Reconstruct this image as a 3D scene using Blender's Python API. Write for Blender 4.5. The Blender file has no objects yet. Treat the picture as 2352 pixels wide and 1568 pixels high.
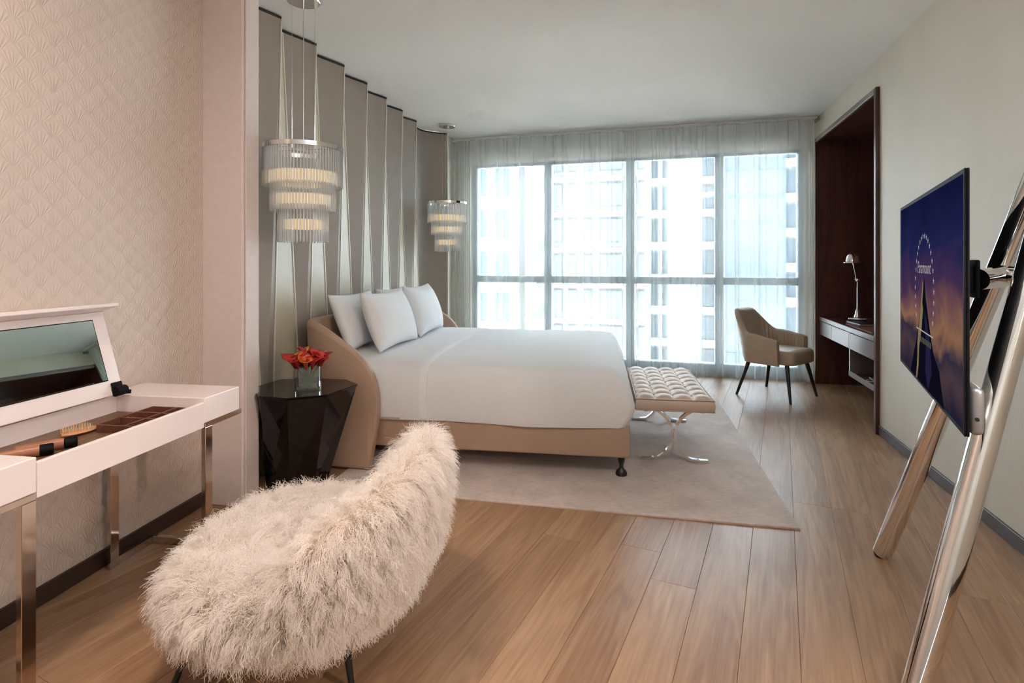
import bpy, bmesh, math, random
import numpy as np
from mathutils import Vector, Matrix

random.seed(7)
SC = bpy.context.scene
COL = SC.collection
PI = math.pi
R = math.radians

# ------------------------------------------------------------------ camera
YAW = math.atan(364 / 1285)
EYE = 1.35
cam_d = bpy.data.cameras.new('camera')
cam_d.sensor_width = 36
cam_d.sensor_fit = 'HORIZONTAL'
cam_d.lens = 1285 / 2352 * 36
cam_d.shift_y = -184 / 2352
cam_d.clip_start = .05
cam_d.clip_end = 500
cam = bpy.data.objects.new('camera', cam_d)
COL.objects.link(cam)
cam.location = (0, 0, EYE)
cam.rotation_euler = (PI / 2, 0, YAW)
SC.camera = cam

# ------------------------------------------------------------------ world and light
wd = bpy.data.worlds.new('hazy_sky')
SC.world = wd
wd.use_nodes = True
bg = wd.node_tree.nodes['Background']
bg.inputs[0].default_value = (.82, .92, 1.0, 1)
bg.inputs[1].default_value = 6.2

def light(name, kind, loc, energy, color=(1, 1, 1), target=None, **kw):
    d = bpy.data.lights.new(name, kind)
    d.energy = energy
    d.color = color
    for k, v in kw.items():
        setattr(d, k, v)
    o = bpy.data.objects.new(name, d)
    COL.objects.link(o)
    o.location = loc
    if target is not None:
        o.rotation_euler = (Vector(target) - Vector(loc)).to_track_quat('-Z', 'Y').to_euler()
    return o

WARM = (1.0, .74, .55)
light('sun', 'SUN', (0, 0, 60), 52, (1, .97, .92), target=(-57, 4, -22), angle=R(1))
portal = light('window_portal', 'AREA', (-.6, 7.22, 1.45), 1, target=(-.6, 0, 1.45), shape='RECTANGLE', size=4.6, size_y=2.9)
portal.data.cycles.is_portal = True
# unseen warm fill lights added at ceiling height, above and behind the photographer
light('ceiling_fill_entry', 'AREA', (.75, .5, 2.93), 10, (1, .83, .70), target=(.8, 1.2, 0), shape='DISK', size=.5)
light('ceiling_fill_vanity', 'AREA', (-1.15, 1.1, 2.93), 2.6, (1, .82, .72), target=(-1.25, 1.55, .4), shape='DISK', size=.3, spread=R(65))  # added fill aimed down at the fur chair
# (no lamp over the bed: it is lit by the window)
light('ceiling_fill_wall', 'AREA', (-1.75, .75, 2.93), 2.6, (1, .80, .70), target=(-2.25, 1.3, 1.2), shape='DISK', size=.25, spread=R(120))  # added wash that brightens the upper left wall
light('standing_lamp_glow', 'AREA', (1.30, 1.05, 1.38), 4.2, (1, .79, .69), target=(-2.1, 1.5, .6), shape='DISK', size=.14, spread=R(125))

light('fill_uplight', 'AREA', (.95, 1.2, 2.0), 27, (.85, .93, 1), target=(.9, .3, 2.9), shape='DISK', size=.4)  # added unseen uplight: cool fill bounced off the ceiling

vs = SC.view_settings
vs.view_transform = 'Standard'
vs.look = 'None'
vs.gamma = 1
vs.exposure = 1.32
vs.use_curve_mapping = False
SC.cycles.transparent_max_bounces = 24
SC.cycles.max_bounces = 6
SC.cycles.diffuse_bounces = 4
SC.cycles.glossy_bounces = 3
SC.cycles.use_adaptive_sampling = True
SC.cycles.adaptive_threshold = .15
SC.cycles.caustics_reflective = False
SC.cycles.caustics_refractive = False
SC.cycles.sample_clamp_indirect = 6
SC.cycles.use_denoising = True

# ------------------------------------------------------------------ materials
def newmat(name):
    m = bpy.data.materials.new(name)
    m.use_nodes = True
    nt = m.node_tree
    return m, nt, nt.nodes, nt.links, nt.nodes['Principled BSDF']

def mat(name, col, rough=.5, metal=0., bump=None, var=0., vscale=4., spec=None, coat=0., sheen=0., stretch=(1, 1, 1), coord='Object'):
    m, nt, N, Lk, p = newmat(name)
    p.inputs['Base Color'].default_value = (*col, 1)
    p.inputs['Roughness'].default_value = rough
    p.inputs['Metallic'].default_value = metal
    if spec is not None:
        p.inputs['Specular IOR Level'].default_value = spec
    p.inputs['Coat Weight'].default_value = coat
    p.inputs['Sheen Weight'].default_value = sheen
    tc = N.new('ShaderNodeTexCoord')
    mp = N.new('ShaderNodeMapping')
    mp.inputs['Scale'].default_value = stretch
    Lk.new(tc.outputs[coord], mp.inputs[0])
    if var > 0:
        n = N.new('ShaderNodeTexNoise')
        n.inputs['Scale'].default_value = vscale
        n.inputs['Detail'].default_value = 4
        Lk.new(mp.outputs[0], n.inputs['Vector'])
        mr = N.new('ShaderNodeMapRange')
        mr.inputs[1].default_value = .3
        mr.inputs[2].default_value = .7
        mr.inputs[3].default_value = 1 - var
        mr.inputs[4].default_value = 1 + var
        Lk.new(n.outputs[0], mr.inputs[0])
        mx = N.new('ShaderNodeVectorMath')
        mx.operation = 'SCALE'
        mx.inputs[0].default_value = col
        Lk.new(mr.outputs[0], mx.inputs['Scale'])
        Lk.new(mx.outputs[0], p.inputs['Base Color'])
    if bump:
        n = N.new('ShaderNodeTexNoise')
        n.inputs['Scale'].default_value = bump[0]
        n.inputs['Detail'].default_value = 3
        Lk.new(mp.outputs[0], n.inputs['Vector'])
        b = N.new('ShaderNodeBump')
        b.inputs['Strength'].default_value = bump[1]
        b.inputs['Distance'].default_value = bump[2] if len(bump) > 2 else .002
        Lk.new(n.outputs[0], b.inputs['Height'])
        Lk.new(b.outputs[0], p.inputs['Normal'])
    return m

def wood(name, c1, c2, axis='Y', rough=.4, scale=1., contrast=1., coat=0.):
    """long grain along AXIS in object space, every object with its own offset"""
    m, nt, N, Lk, p = newmat(name)
    p.inputs['Roughness'].default_value = rough
    p.inputs['Coat Weight'].default_value = coat
    tc = N.new('ShaderNodeTexCoord')
    oi = N.new('ShaderNodeObjectInfo')
    mul = N.new('ShaderNodeMath'); mul.operation = 'MULTIPLY'; mul.inputs[1].default_value = 37.
    Lk.new(oi.outputs['Random'], mul.inputs[0])
    def grain(sx, sy, detail, dist):
        mp = N.new('ShaderNodeMapping')
        s = {'X': (sy, sx, sx), 'Y': (sx, sy, sx), 'Z': (sx, sx, sy)}[axis]
        mp.inputs['Scale'].default_value = [v * scale for v in s]
        Lk.new(tc.outputs['Object'], mp.inputs[0])
        n = N.new('ShaderNodeTexNoise')
        n.noise_dimensions = '4D'
        n.inputs['Scale'].default_value = 1
        n.inputs['Detail'].default_value = detail
        n.inputs['Distortion'].default_value = dist
        Lk.new(mp.outputs[0], n.inputs['Vector'])
        Lk.new(mul.outputs[0], n.inputs['W'])
        return n
    broad = grain(9, .9, 3, .8)
    fine = grain(90, 3.0, 5, .3)
    # cathedral rings: a sine of the broad field
    sn = N.new('ShaderNodeMath'); sn.operation = 'MULTIPLY'; sn.inputs[1].default_value = 40.
    Lk.new(broad.outputs[0], sn.inputs[0])
    si = N.new('ShaderNodeMath'); si.operation = 'SINE'
    Lk.new(sn.outputs[0], si.inputs[0])
    a = N.new('ShaderNodeMath'); a.operation = 'MULTIPLY_ADD'; a.inputs[1].default_value = .11 * contrast; a.inputs[2].default_value = .5
    Lk.new(si.outputs[0], a.inputs[0])
    f2 = N.new('ShaderNodeMath'); f2.operation = 'MULTIPLY_ADD'; f2.inputs[1].default_value = .9 * contrast; f2.inputs[2].default_value = -.45 * contrast
    Lk.new(fine.outputs[0], f2.inputs[0])
    ad = N.new('ShaderNodeMath'); ad.operation = 'ADD'
    Lk.new(a.outputs[0], ad.inputs[0]); Lk.new(f2.outputs[0], ad.inputs[1])
    b2 = N.new('ShaderNodeMath'); b2.operation = 'MULTIPLY_ADD'; b2.inputs[1].default_value = .9; b2.inputs[2].default_value = -.45
    Lk.new(broad.outputs[0], b2.inputs[0])
    ad2 = N.new('ShaderNodeMath'); ad2.operation = 'ADD'
    Lk.new(ad.outputs[0], ad2.inputs[0]); Lk.new(b2.outputs[0], ad2.inputs[1])
    rnd = N.new('ShaderNodeMath'); rnd.operation = 'MULTIPLY_ADD'; rnd.inputs[1].default_value = .26; rnd.inputs[2].default_value = -.13
    Lk.new(oi.outputs['Random'], rnd.inputs[0])
    ad3 = N.new('ShaderNodeMath'); ad3.operation = 'ADD'
    Lk.new(ad2.outputs[0], ad3.inputs[0]); Lk.new(rnd.outputs[0], ad3.inputs[1])
    ramp = N.new('ShaderNodeValToRGB')
    ramp.color_ramp.elements[0].color = (*c1, 1)
    ramp.color_ramp.elements[1].color = (*c2, 1)
    ramp.color_ramp.elements[0].position = .05
    ramp.color_ramp.elements[1].position = .95
    Lk.new(ad3.outputs[0], ramp.inputs[0])
    Lk.new(ramp.outputs[0], p.inputs['Base Color'])
    bp = N.new('ShaderNodeBump'); bp.inputs['Strength'].default_value = .12; bp.inputs['Distance'].default_value = .001
    Lk.new(fine.outputs[0], bp.inputs['Height'])
    Lk.new(bp.outputs[0], p.inputs['Normal'])
    return m

def see_through(name, col, trans, gloss_col=(1, 1, 1), gloss_rough=.02, ior=1.45, tint=(1, 1, 1)):
    """clear thin glass: straight-through light with a Fresnel-weighted reflection"""
    m, nt, N, Lk, p = newmat(name)
    N.remove(p)
    out = N['Material Output']
    t = N.new('ShaderNodeBsdfTransparent'); t.inputs[0].default_value = (*tint, 1)
    g = N.new('ShaderNodeBsdfGlossy'); g.inputs[0].default_value = (*gloss_col, 1); g.inputs['Roughness'].default_value = gloss_rough
    d = N.new('ShaderNodeBsdfDiffuse'); d.inputs[0].default_value = (*col, 1)
    fr = N.new('ShaderNodeFresnel'); fr.inputs[0].default_value = ior
    m1 = N.new('ShaderNodeMixShader'); m1.inputs[0].default_value = 1 - trans
    Lk.new(t.outputs[0], m1.inputs[1]); Lk.new(d.outputs[0], m1.inputs[2])
    m2 = N.new('ShaderNodeMixShader')
    Lk.new(fr.outputs[0], m2.inputs[0]); Lk.new(m1.outputs[0], m2.inputs[1]); Lk.new(g.outputs[0], m2.inputs[2])
    Lk.new(m2.outputs[0], out.inputs[0])
    return m

def emit(name, col, strength):
    m, nt, N, Lk, p = newmat(name)
    p.inputs['Base Color'].default_value = (*[c * .6 for c in col], 1)
    if name.startswith('picture'):      # painted by the screen's own light only
        p.inputs['Base Color'].default_value = (.002, .002, .003, 1)
        p.inputs['Specular IOR Level'].default_value = 0
    p.inputs['Emission Color'].default_value = (*col, 1)
    p.inputs['Emission Strength'].default_value = strength
    p.inputs['Roughness'].default_value = .4
    return m

def sheer_mat():
    m, nt, N, Lk, p = newmat('sheer_voile')
    N.remove(p)
    out = N['Material Output']
    t = N.new('ShaderNodeBsdfTransparent'); t.inputs[0].default_value = (.98, 1, 1, 1)
    d = N.new('ShaderNodeBsdfDiffuse'); d.inputs[0].default_value = (.93, .95, .95, 1)
    tl = N.new('ShaderNodeBsdfTranslucent'); tl.inputs[0].default_value = (.92, .96, .97, 1)
    a = N.new('ShaderNodeMixShader'); a.inputs[0].default_value = .45
    Lk.new(d.outputs[0], a.inputs[1]); Lk.new(tl.outputs[0], a.inputs[2])
    b = N.new('ShaderNodeMixShader'); b.inputs[0].default_value = .30
    Lk.new(t.outputs[0], b.inputs[1]); Lk.new(a.outputs[0], b.inputs[2])
    Lk.new(b.outputs[0], out.inputs[0])
    return m

def fan_wallpaper(name, col):
    """embossed rows of palm fans, drawn with maths on the wall's own coordinates"""
    m, nt, N, Lk, p = newmat(name)
    p.inputs['Base Color'].default_value = (*col, 1)
    p.inputs['Roughness'].default_value = .55
    tc = N.new('ShaderNodeTexCoord')
    sp = N.new('ShaderNodeSeparateXYZ')
    Lk.new(tc.outputs['Object'], sp.inputs[0])
    def M(op, a, b=None, c=None):
        n = N.new('ShaderNodeMath'); n.operation = op
        for i, v in enumerate((a, b, c)):
            if v is None: continue
            if isinstance(v, (int, float)): n.inputs[i].default_value = v
            else: Lk.new(v, n.inputs[i])
        return n.outputs[0]
    def fans(off):
        a = M('DIVIDE', sp.outputs['Y'], .105)
        b = M('DIVIDE', sp.outputs['Z'], .092)
        if off:
            a = M('ADD', a, .5); b = M('ADD', b, .5)
        x = M('SUBTRACT', M('FRACT', a), .5)
        y = M('ADD', M('FRACT', b), .04)
        th = M('ARCTAN2', x, y)
        rr = M('SQRT', M('ADD', M('MULTIPLY', x, x), M('MULTIPLY', y, y)))
        st = M('MULTIPLY_ADD', M('COSINE', M('MULTIPLY', th, 27.)), .5, .5)
        fade = M('SUBTRACT', 1.0, M('SMOOTH_MIN', M('MULTIPLY', M('POWER', M('DIVIDE', rr, .86), 6.), 1.), 1., .1))
        lim = M('LESS_THAN', M('ABSOLUTE', th), .72)
        return M('MULTIPLY', M('MULTIPLY', M('POWER', st, 1.5), fade), lim)
    hgt = M('MAXIMUM', fans(False), M('MULTIPLY', fans(True), .9))
    nz = N.new('ShaderNodeTexNoise'); nz.inputs['Scale'].default_value = 160
    Lk.new(tc.outputs['Object'], nz.inputs['Vector'])
    hh = M('ADD', hgt, M('MULTIPLY', nz.outputs[0], .25))
    b = N.new('ShaderNodeBump'); b.inputs['Strength'].default_value = .6; b.inputs['Distance'].default_value = .0032
    Lk.new(hh, b.inputs['Height'])
    Lk.new(b.outputs[0], p.inputs['Normal'])
    return m

def rug_mat():
    m, nt, N, Lk, p = newmat('rug_pile')
    p.inputs['Roughness'].default_value = .85
    p.inputs['Sheen Weight'].default_value = .25
    tc = N.new('ShaderNodeTexCoord')
    n = N.new('ShaderNodeTexNoise'); n.inputs['Scale'].default_value = 5; n.inputs['Detail'].default_value = 6
    Lk.new(tc.outputs['Object'], n.inputs['Vector'])
    st = N.new('ShaderNodeMapping'); st.inputs['Scale'].default_value = (14, 70, 1)
    Lk.new(tc.outputs['Object'], st.inputs[0])
    n2 = N.new('ShaderNodeTexNoise'); n2.inputs['Scale'].default_value = 1.5; n2.inputs['Detail'].default_value = 4
    Lk.new(st.outputs[0], n2.inputs['Vector'])
    v = N.new('ShaderNodeTexVoronoi'); v.feature = 'DISTANCE_TO_EDGE'; v.inputs['Scale'].default_value = 6.5
    Lk.new(tc.outputs['Object'], v.inputs['Vector'])
    ln = N.new('ShaderNodeMapRange'); ln.inputs[1].default_value = .0; ln.inputs[2].default_value = .035; ln.inputs[3].default_value = .89; ln.inputs[4].default_value = 1
    Lk.new(v.outputs['Distance'], ln.inputs[0])
    big = N.new('ShaderNodeTexNoise'); big.inputs['Scale'].default_value = 1.6
    Lk.new(tc.outputs['Object'], big.inputs['Vector'])
    bm_ = N.new('ShaderNodeMapRange'); bm_.inputs[1].default_value = .50; bm_.inputs[2].default_value = .62
    Lk.new(big.outputs[0], bm_.inputs[0])
    lm = N.new('ShaderNodeMix'); lm.data_type = 'FLOAT'; lm.inputs[2].default_value = 1
    Lk.new(bm_.outputs[0], lm.inputs[0]); Lk.new(ln.outputs[0], lm.inputs[3])
    ad = N.new('ShaderNodeMath'); ad.operation = 'ADD'
    Lk.new(n.outputs[0], ad.inputs[0]); Lk.new(n2.outputs[0], ad.inputs[1])
    rp = N.new('ShaderNodeMapRange'); rp.inputs[1].default_value = .75; rp.inputs[2].default_value = 1.3; rp.inputs[3].default_value = .80; rp.inputs[4].default_value = 1.16
    Lk.new(ad.outputs[0], rp.inputs[0])
    mu = N.new('ShaderNodeMath'); mu.operation = 'MULTIPLY'
    Lk.new(rp.outputs[0], mu.inputs[0]); Lk.new(lm.outputs[0], mu.inputs[1])
    sc_ = N.new('ShaderNodeVectorMath'); sc_.operation = 'SCALE'; sc_.inputs[0].default_value = (.60, .49, .435)
    Lk.new(mu.outputs[0], sc_.inputs['Scale'])
    Lk.new(sc_.outputs[0], p.inputs['Base Color'])
    b = N.new('ShaderNodeBump'); b.inputs['Strength'].default_value = .4; b.inputs['Distance'].default_value = .003
    Lk.new(mu.outputs[0], b.inputs['Height']); Lk.new(b.outputs[0], p.inputs['Normal'])
    return m

def screen_mat():
    """the picture's sky: deep blue above, dusk and lit cloud towards the bottom"""
    m, nt, N, Lk, p = newmat('screen_picture')
    p.inputs['Base Color'].default_value = (.002, .002, .003, 1)
    p.inputs['Roughness'].default_value = .45
    p.inputs['Specular IOR Level'].default_value = .0
    tc = N.new('ShaderNodeTexCoord')
    sp = N.new('ShaderNodeSeparateXYZ')
    Lk.new(tc.outputs['Generated'], sp.inputs[0])
    n = N.new('ShaderNodeTexNoise'); n.inputs['Scale'].default_value = 3.4; n.inputs['Detail'].default_value = 6; n.inputs['Distortion'].default_value = .6
    Lk.new(tc.outputs['Generated'], n.inputs['Vector'])
    ma = N.new('ShaderNodeMath'); ma.operation = 'MULTIPLY_ADD'; ma.inputs[1].default_value = .42; ma.inputs[2].default_value = -.21
    Lk.new(n.outputs[0], ma.inputs[0])
    ad = N.new('ShaderNodeMath'); ad.operation = 'ADD'
    Lk.new(sp.outputs['Z'], ad.inputs[0]); Lk.new(ma.outputs[0], ad.inputs[1])
    rp = N.new('ShaderNodeValToRGB')
    e = rp.color_ramp.elements
    e[0].position = 0; e[0].color = (.012, .010, .022, 1)
    e[1].position = 1; e[1].color = (.004, .005, .028, 1)
    for pos, c in ((.14, (.05, .030, .036)), (.24, (.022, .018, .035)), (.34, (.19, .095, .055)), (.42, (.12, .055, .055)), (.55, (.042, .020, .055)), (.72, (.010, .012, .055))):
        k = e.new(pos); k.color = (*c, 1)
    Lk.new(ad.outputs[0], rp.inputs[0])
    Lk.new(rp.outputs[0], p.inputs['Emission Color'])
    p.inputs['Emission Strength'].default_value = .5
    return m

M_ = {}
M_['oak'] = wood('oak_plank', (.225, .112, .055), (.46, .28, .158), 'Y', rough=.36)
M_['subfloor'] = mat('subfloor_dark', (.06, .04, .03), .9, var=.1)
M_['ceiling'] = mat('ceiling_paint', (.80, .80, .79), .9, bump=(60, .05), var=.01)
M_['wall_right'] = mat('woven_wallcovering', (.70, .645, .55), .6, bump=(90, .5, .002), var=.03, vscale=3, stretch=(1, 1, .35))
M_['fan'] = fan_wallpaper('fan_wallpaper', (.66, .545, .47))
M_['pillar'] = mat('pillar_linen', (.75, .64, .605), .6, bump=(300, .15), var=.03, vscale=20)
M_['plain'] = mat('plain_wall_paint', (.70, .66, .58), .7, bump=(80, .1), var=.02)
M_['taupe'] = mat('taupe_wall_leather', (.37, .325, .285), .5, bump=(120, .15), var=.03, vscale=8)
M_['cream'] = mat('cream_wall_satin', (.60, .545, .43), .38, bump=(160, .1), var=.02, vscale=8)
M_['trim'] = mat('ivory_trim', (.78, .76, .66), .4, var=.01)
M_['dark_line'] = mat('shadow_gap_black', (.03, .028, .026), .7, var=.05)
M_['baseboard'] = mat('baseboard_dark_wood', (.045, .022, .016), .4, var=.2, vscale=12, stretch=(1, .1, 1))
M_['walnut'] = wood('walnut_veneer', (.022, .008, .006), (.13, .042, .028), 'Z', rough=.32, contrast=.9)
M_['walnut_y'] = wood('walnut_veneer_level', (.028, .010, .007), (.13, .046, .030), 'Y', rough=.28, contrast=.8)
M_['walnut_face'] = wood('walnut_front_sheen', (.15, .115, .11), (.24, .195, .185), 'Y', rough=.28, contrast=.6)  # walnut with the light reflected off its fronts put into the colour
M_['rug'] = rug_mat()
M_['leather'] = mat('tan_leather', (.43, .29, .205), .42, bump=(220, .12), var=.04, vscale=6)
M_['leather_bench'] = mat('pale_bench_leather', (.60, .46, .365), .38, bump=(220, .1), var=.03, vscale=6)
M_['leather_chair'] = mat('taupe_chair_leather', (.47, .355, .265), .42, bump=(200, .1), var=.03, vscale=6)
M_['linen'] = mat('white_bed_linen', (.80, .805, .82), .8, bump=(7, .16, .012), var=.01, sheen=.2)
M_['pillow'] = mat('white_pillowcase', (.82, .83, .85), .8, bump=(14, .2, .006), var=.01, sheen=.2)
M_['black_lacquer'] = mat('black_lacquer', (.004, .0035, .004), .04, coat=.15, spec=.35, var=.1)
M_['black'] = mat('black_metal', (.012, .012, .013), .35, var=.1)
M_['black_plastic'] = mat('black_plastic', (.007, .007, .009), .5, var=.1, spec=.06)
M_['silver_plastic'] = mat('silver_plastic', (.33, .33, .34), .3, metal=.6, var=.05)
M_['chrome'] = mat('chrome', (.86, .84, .83), .06, metal=1, var=.02)
M_['bronze'] = mat('polished_bronze_steel', (.62, .54, .48), .1, metal=1, var=.03)
M_['nickel'] = mat('polished_nickel', (.78, .77, .74), .16, metal=1, var=.03)
M_['lacquer'] = mat('pale_pink_lacquer', (.86, .755, .73), .18, coat=.3, var=.01)
M_['mirror'] = mat('mirror_glass', (.80, .92, .87), .01, metal=1, var=.002)
M_['tray'] = wood('tray_wood', (.075, .035, .016), (.20, .105, .05), 'Y', rough=.45)
M_['tray_dark'] = wood('tray_divider_wood', (.07, .02, .012), (.20, .075, .045), 'Y', rough=.3)
M_['brush'] = wood('brush_wood', (.40, .17, .075), (.66, .34, .17), 'Y', rough=.4)
M_['red_wood'] = wood('reddish_handle_wood', (.26, .09, .045), (.46, .20, .11), 'Y', rough=.35)
M_['bristle'] = mat('bristle_pale', (.80, .60, .38), .5, var=.05)
M_['glass'] = see_through('window_glass', (.7, .85, .9), .97, tint=(.97, .99, 1))
M_['vase_glass'] = see_through('vase_glass', (.8, .9, .9), .93, tint=(.94, .97, .96))
M_['water'] = see_through('vase_water', (.5, .55, .4), .90, tint=(.90, .95, .90), ior=1.33)
M_['crystal'] = see_through('crystal_rod', (.92, .94, .97), .70, tint=(.97, .98, 1), ior=1.5)
M_['glow'] = emit('frosted_lamp_band', (1, .78, .46), .26)
M_['frame'] = mat('window_frame_grey', (.20, .26, .29), .45, metal=.2, var=.04)
M_['white_metal'] = mat('white_powder_coat', (.76, .76, .74), .4, var=.02)
M_['sheer'] = sheer_mat()
M_['stem'] = mat('stem_green', (.10, .16, .035), .5, var=.15, vscale=30)
M_['book'] = mat('black_leather_folder', (.02, .016, .016), .4, var=.1)
M_['blotter'] = mat('brown_leather_blotter', (.20, .075, .035), .4, bump=(200, .1), var=.06)
M_['cable'] = mat('white_cable', (.75, .73, .70), .45, var=.02)
M_['screen'] = screen_mat()
M_['fur'] = None

# ------------------------------------------------------------------ mesh helpers
class MB:
    def __init__(self):
        self.v, self.f = [], []
    def add(self, vs_, fs_):
        n = len(self.v)
        self.v += [tuple(v) for v in vs_]
        self.f += [tuple(i + n for i in f) for f in fs_]
        return self
    def box(self, x0, x1, y0, y1, z0, z1):
        return self.add([(x0, y0, z0), (x1, y0, z0), (x1, y1, z0), (x0, y1, z0), (x0, y0, z1), (x1, y0, z1), (x1, y1, z1), (x0, y1, z1)],
                        [(0, 3, 2, 1), (4, 5, 6, 7), (0, 1, 5, 4), (1, 2, 6, 5), (2, 3, 7, 6), (3, 0, 4, 7)])
    def hexa(self, bot, top):
        """prism between two equal-length loops of 3D points (bottom loop counter-clockwise)"""
        n = len(bot)
        return self.add(list(bot) + list(top), [tuple(range(n - 1, -1, -1)), tuple(range(n, 2 * n))] + [(i, (i + 1) % n, n + (i + 1) % n, n + i) for i in range(n)])
    def loft(self, rings, closed=True, cap=(True, True)):
        n = len(rings[0]); base = len(self.v)
        fs_ = []
        for k in range(len(rings) - 1):
            for i in range(n if closed else n - 1):
                j = (i + 1) % n
                fs_.append((k * n + i, k * n + j, (k + 1) * n + j, (k + 1) * n + i))
        if closed and cap[0]: fs_.append(tuple(range(n - 1, -1, -1)))
        if closed and cap[1]: fs_.append(tuple(range((len(rings) - 1) * n, len(rings) * n)))
        return self.add([p for r in rings for p in r], fs_)
    def lathe(self, prof, n=24, c=(0, 0, 0)):
        rings = [[(c[0] + r * math.cos(2 * PI * i / n), c[1] + r * math.sin(2 * PI * i / n), c[2] + z) for i in range(n)] for r, z in prof]
        return self.loft(rings)
    def tube(self, pts, rad, n=10, up=None, flat=None, caps=True):
        """sweep; RAD a number or one per point; FLAT=(half width, half height) makes a bar"""
        pts = [Vector(p) for p in pts]
        rings = []
        T = []
        for i in range(len(pts)):
            a = pts[max(i - 1, 0)]; b = pts[min(i + 1, len(pts) - 1)]
            T.append((b - a).normalized())
        u = Vector(up) if up else (Vector((0, 0, 1)) if abs(T[0].z) < .9 else Vector((1, 0, 0)))
        nrm = (u - T[0] * u.dot(T[0])).normalized()
        for i, p in enumerate(pts):
            if up:
                nrm = (u - T[i] * u.dot(T[i])).normalized()
            else:
                nrm = (nrm - T[i] * nrm.dot(T[i])).normalized()
            bn = T[i].cross(nrm)
            r = rad[i] if hasattr(rad, '__len__') else rad
            if flat:
                w, hgt = flat
                rings.append([p + bn * a + nrm * b for a, b in ((-w, -hgt), (w, -hgt), (w, hgt), (-w, hgt))])
            else:
                rings.append([p + (bn * math.cos(2 * PI * k / n) + nrm * math.sin(2 * PI * k / n)) * r for k in range(n)])
        return self.loft(rings, cap=(caps, caps))
    def rbox(self, x0, x1, y0, y1, z0, z1, r=.01, seg=2):
        bm = bmesh.new()
        bmesh.ops.create_cube(bm, size=1)
        for v in bm.verts:
            v.co = ((x0 + x1) / 2 + v.co.x * (x1 - x0), (y0 + y1) / 2 + v.co.y * (y1 - y0), (z0 + z1) / 2 + v.co.z * (z1 - z0))
        bmesh.ops.bevel(bm, geom=bm.edges[:], offset=r, segments=seg, profile=.5, affect='EDGES')
        bm.verts.index_update()
        self.add([v.co[:] for v in bm.verts], [[v.index for v in f.verts] for f in bm.faces])
        bm.free()
        return self
    def bevel(self, r, seg=2, angle=30):
        bm = bmesh.new()
        vv = [bm.verts.new(v) for v in self.v]
        for f in self.f:
            try: bm.faces.new([vv[i] for i in f])
            except ValueError: pass
        bm.normal_update()
        ed = [e for e in bm.edges if len(e.link_faces) == 2 and e.calc_face_angle(0) > R(angle)]
        bmesh.ops.bevel(bm, geom=ed, offset=r, segments=seg, profile=.5, affect='EDGES')
        bm.verts.index_update()
        self.v = [v.co[:] for v in bm.verts]
        self.f = [[v.index for v in f.verts] for f in bm.faces]
        bm.free()
        return self
    def mesh(self, name, m=None, smooth=False, sharp=40):
        me = bpy.data.meshes.new(name)
        me.from_pydata([tuple(v) for v in self.v], [], [list(f) for f in self.f])
        bm = bmesh.new(); bm.from_mesh(me)
        bmesh.ops.recalc_face_normals(bm, faces=bm.faces[:])
        bm.to_mesh(me); bm.free()
        if m is not None:
            me.materials.append(m)
        if smooth:
            me.polygons.foreach_set('use_smooth', [True] * len(me.polygons))
            if sharp:
                me.set_sharp_from_angle(angle=R(sharp))
        me.update()
        return me
    def build(self, name, m, parent=None, smooth=False, loc=(0, 0, 0), rot=(0, 0, 0), sharp=40, kind=None, label=None):
        o = bpy.data.objects.new(name, self.mesh(name, M_[m] if isinstance(m, str) else m, smooth, sharp))
        COL.objects.link(o)
        o.location = loc
        o.rotation_euler = rot
        if parent is not None: o.parent = parent
        if kind: o['kind'] = kind
        if label: o['label'] = label
        return o

def tag(o, label, cat, group=None):
    o['label'] = label
    o['category'] = cat
    if group: o['group'] = group
    return o

def thing(name, label, cat, loc=(0, 0, 0), rz=0, group=None):
    o = bpy.data.objects.new(name, None)
    o.empty_display_size = .1
    COL.objects.link(o)
    o.location = loc
    o.rotation_euler = (0, 0, rz)
    return tag(o, label, cat, group)

def struct(o, label=None):
    o['kind'] = 'structure'
    if label: o['label'] = label
    return o

def copy_part(src, parent, loc=None, rot=None):
    c = src.copy()
    COL.objects.link(c)
    c.parent = parent
    if loc is not None: c.location = loc
    if rot is not None: c.rotation_euler = rot
    return c

def subsurf(o, lv=1):
    s = o.modifiers.new('subsurf', 'SUBSURF')
    s.levels = lv
    s.render_levels = lv
    return o

# the left half of the room (vanity wall, headboard wall, bed) is turned by TH against the right half;
# its own coordinates are v (out from the wall) and u (along it)
TH = R(7.0)
def LW(v, u, z=0.):
    return (v * math.cos(TH) - u * math.sin(TH), v * math.sin(TH) + u * math.cos(TH), z)

H = 2.95
XR = 1.57
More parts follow.
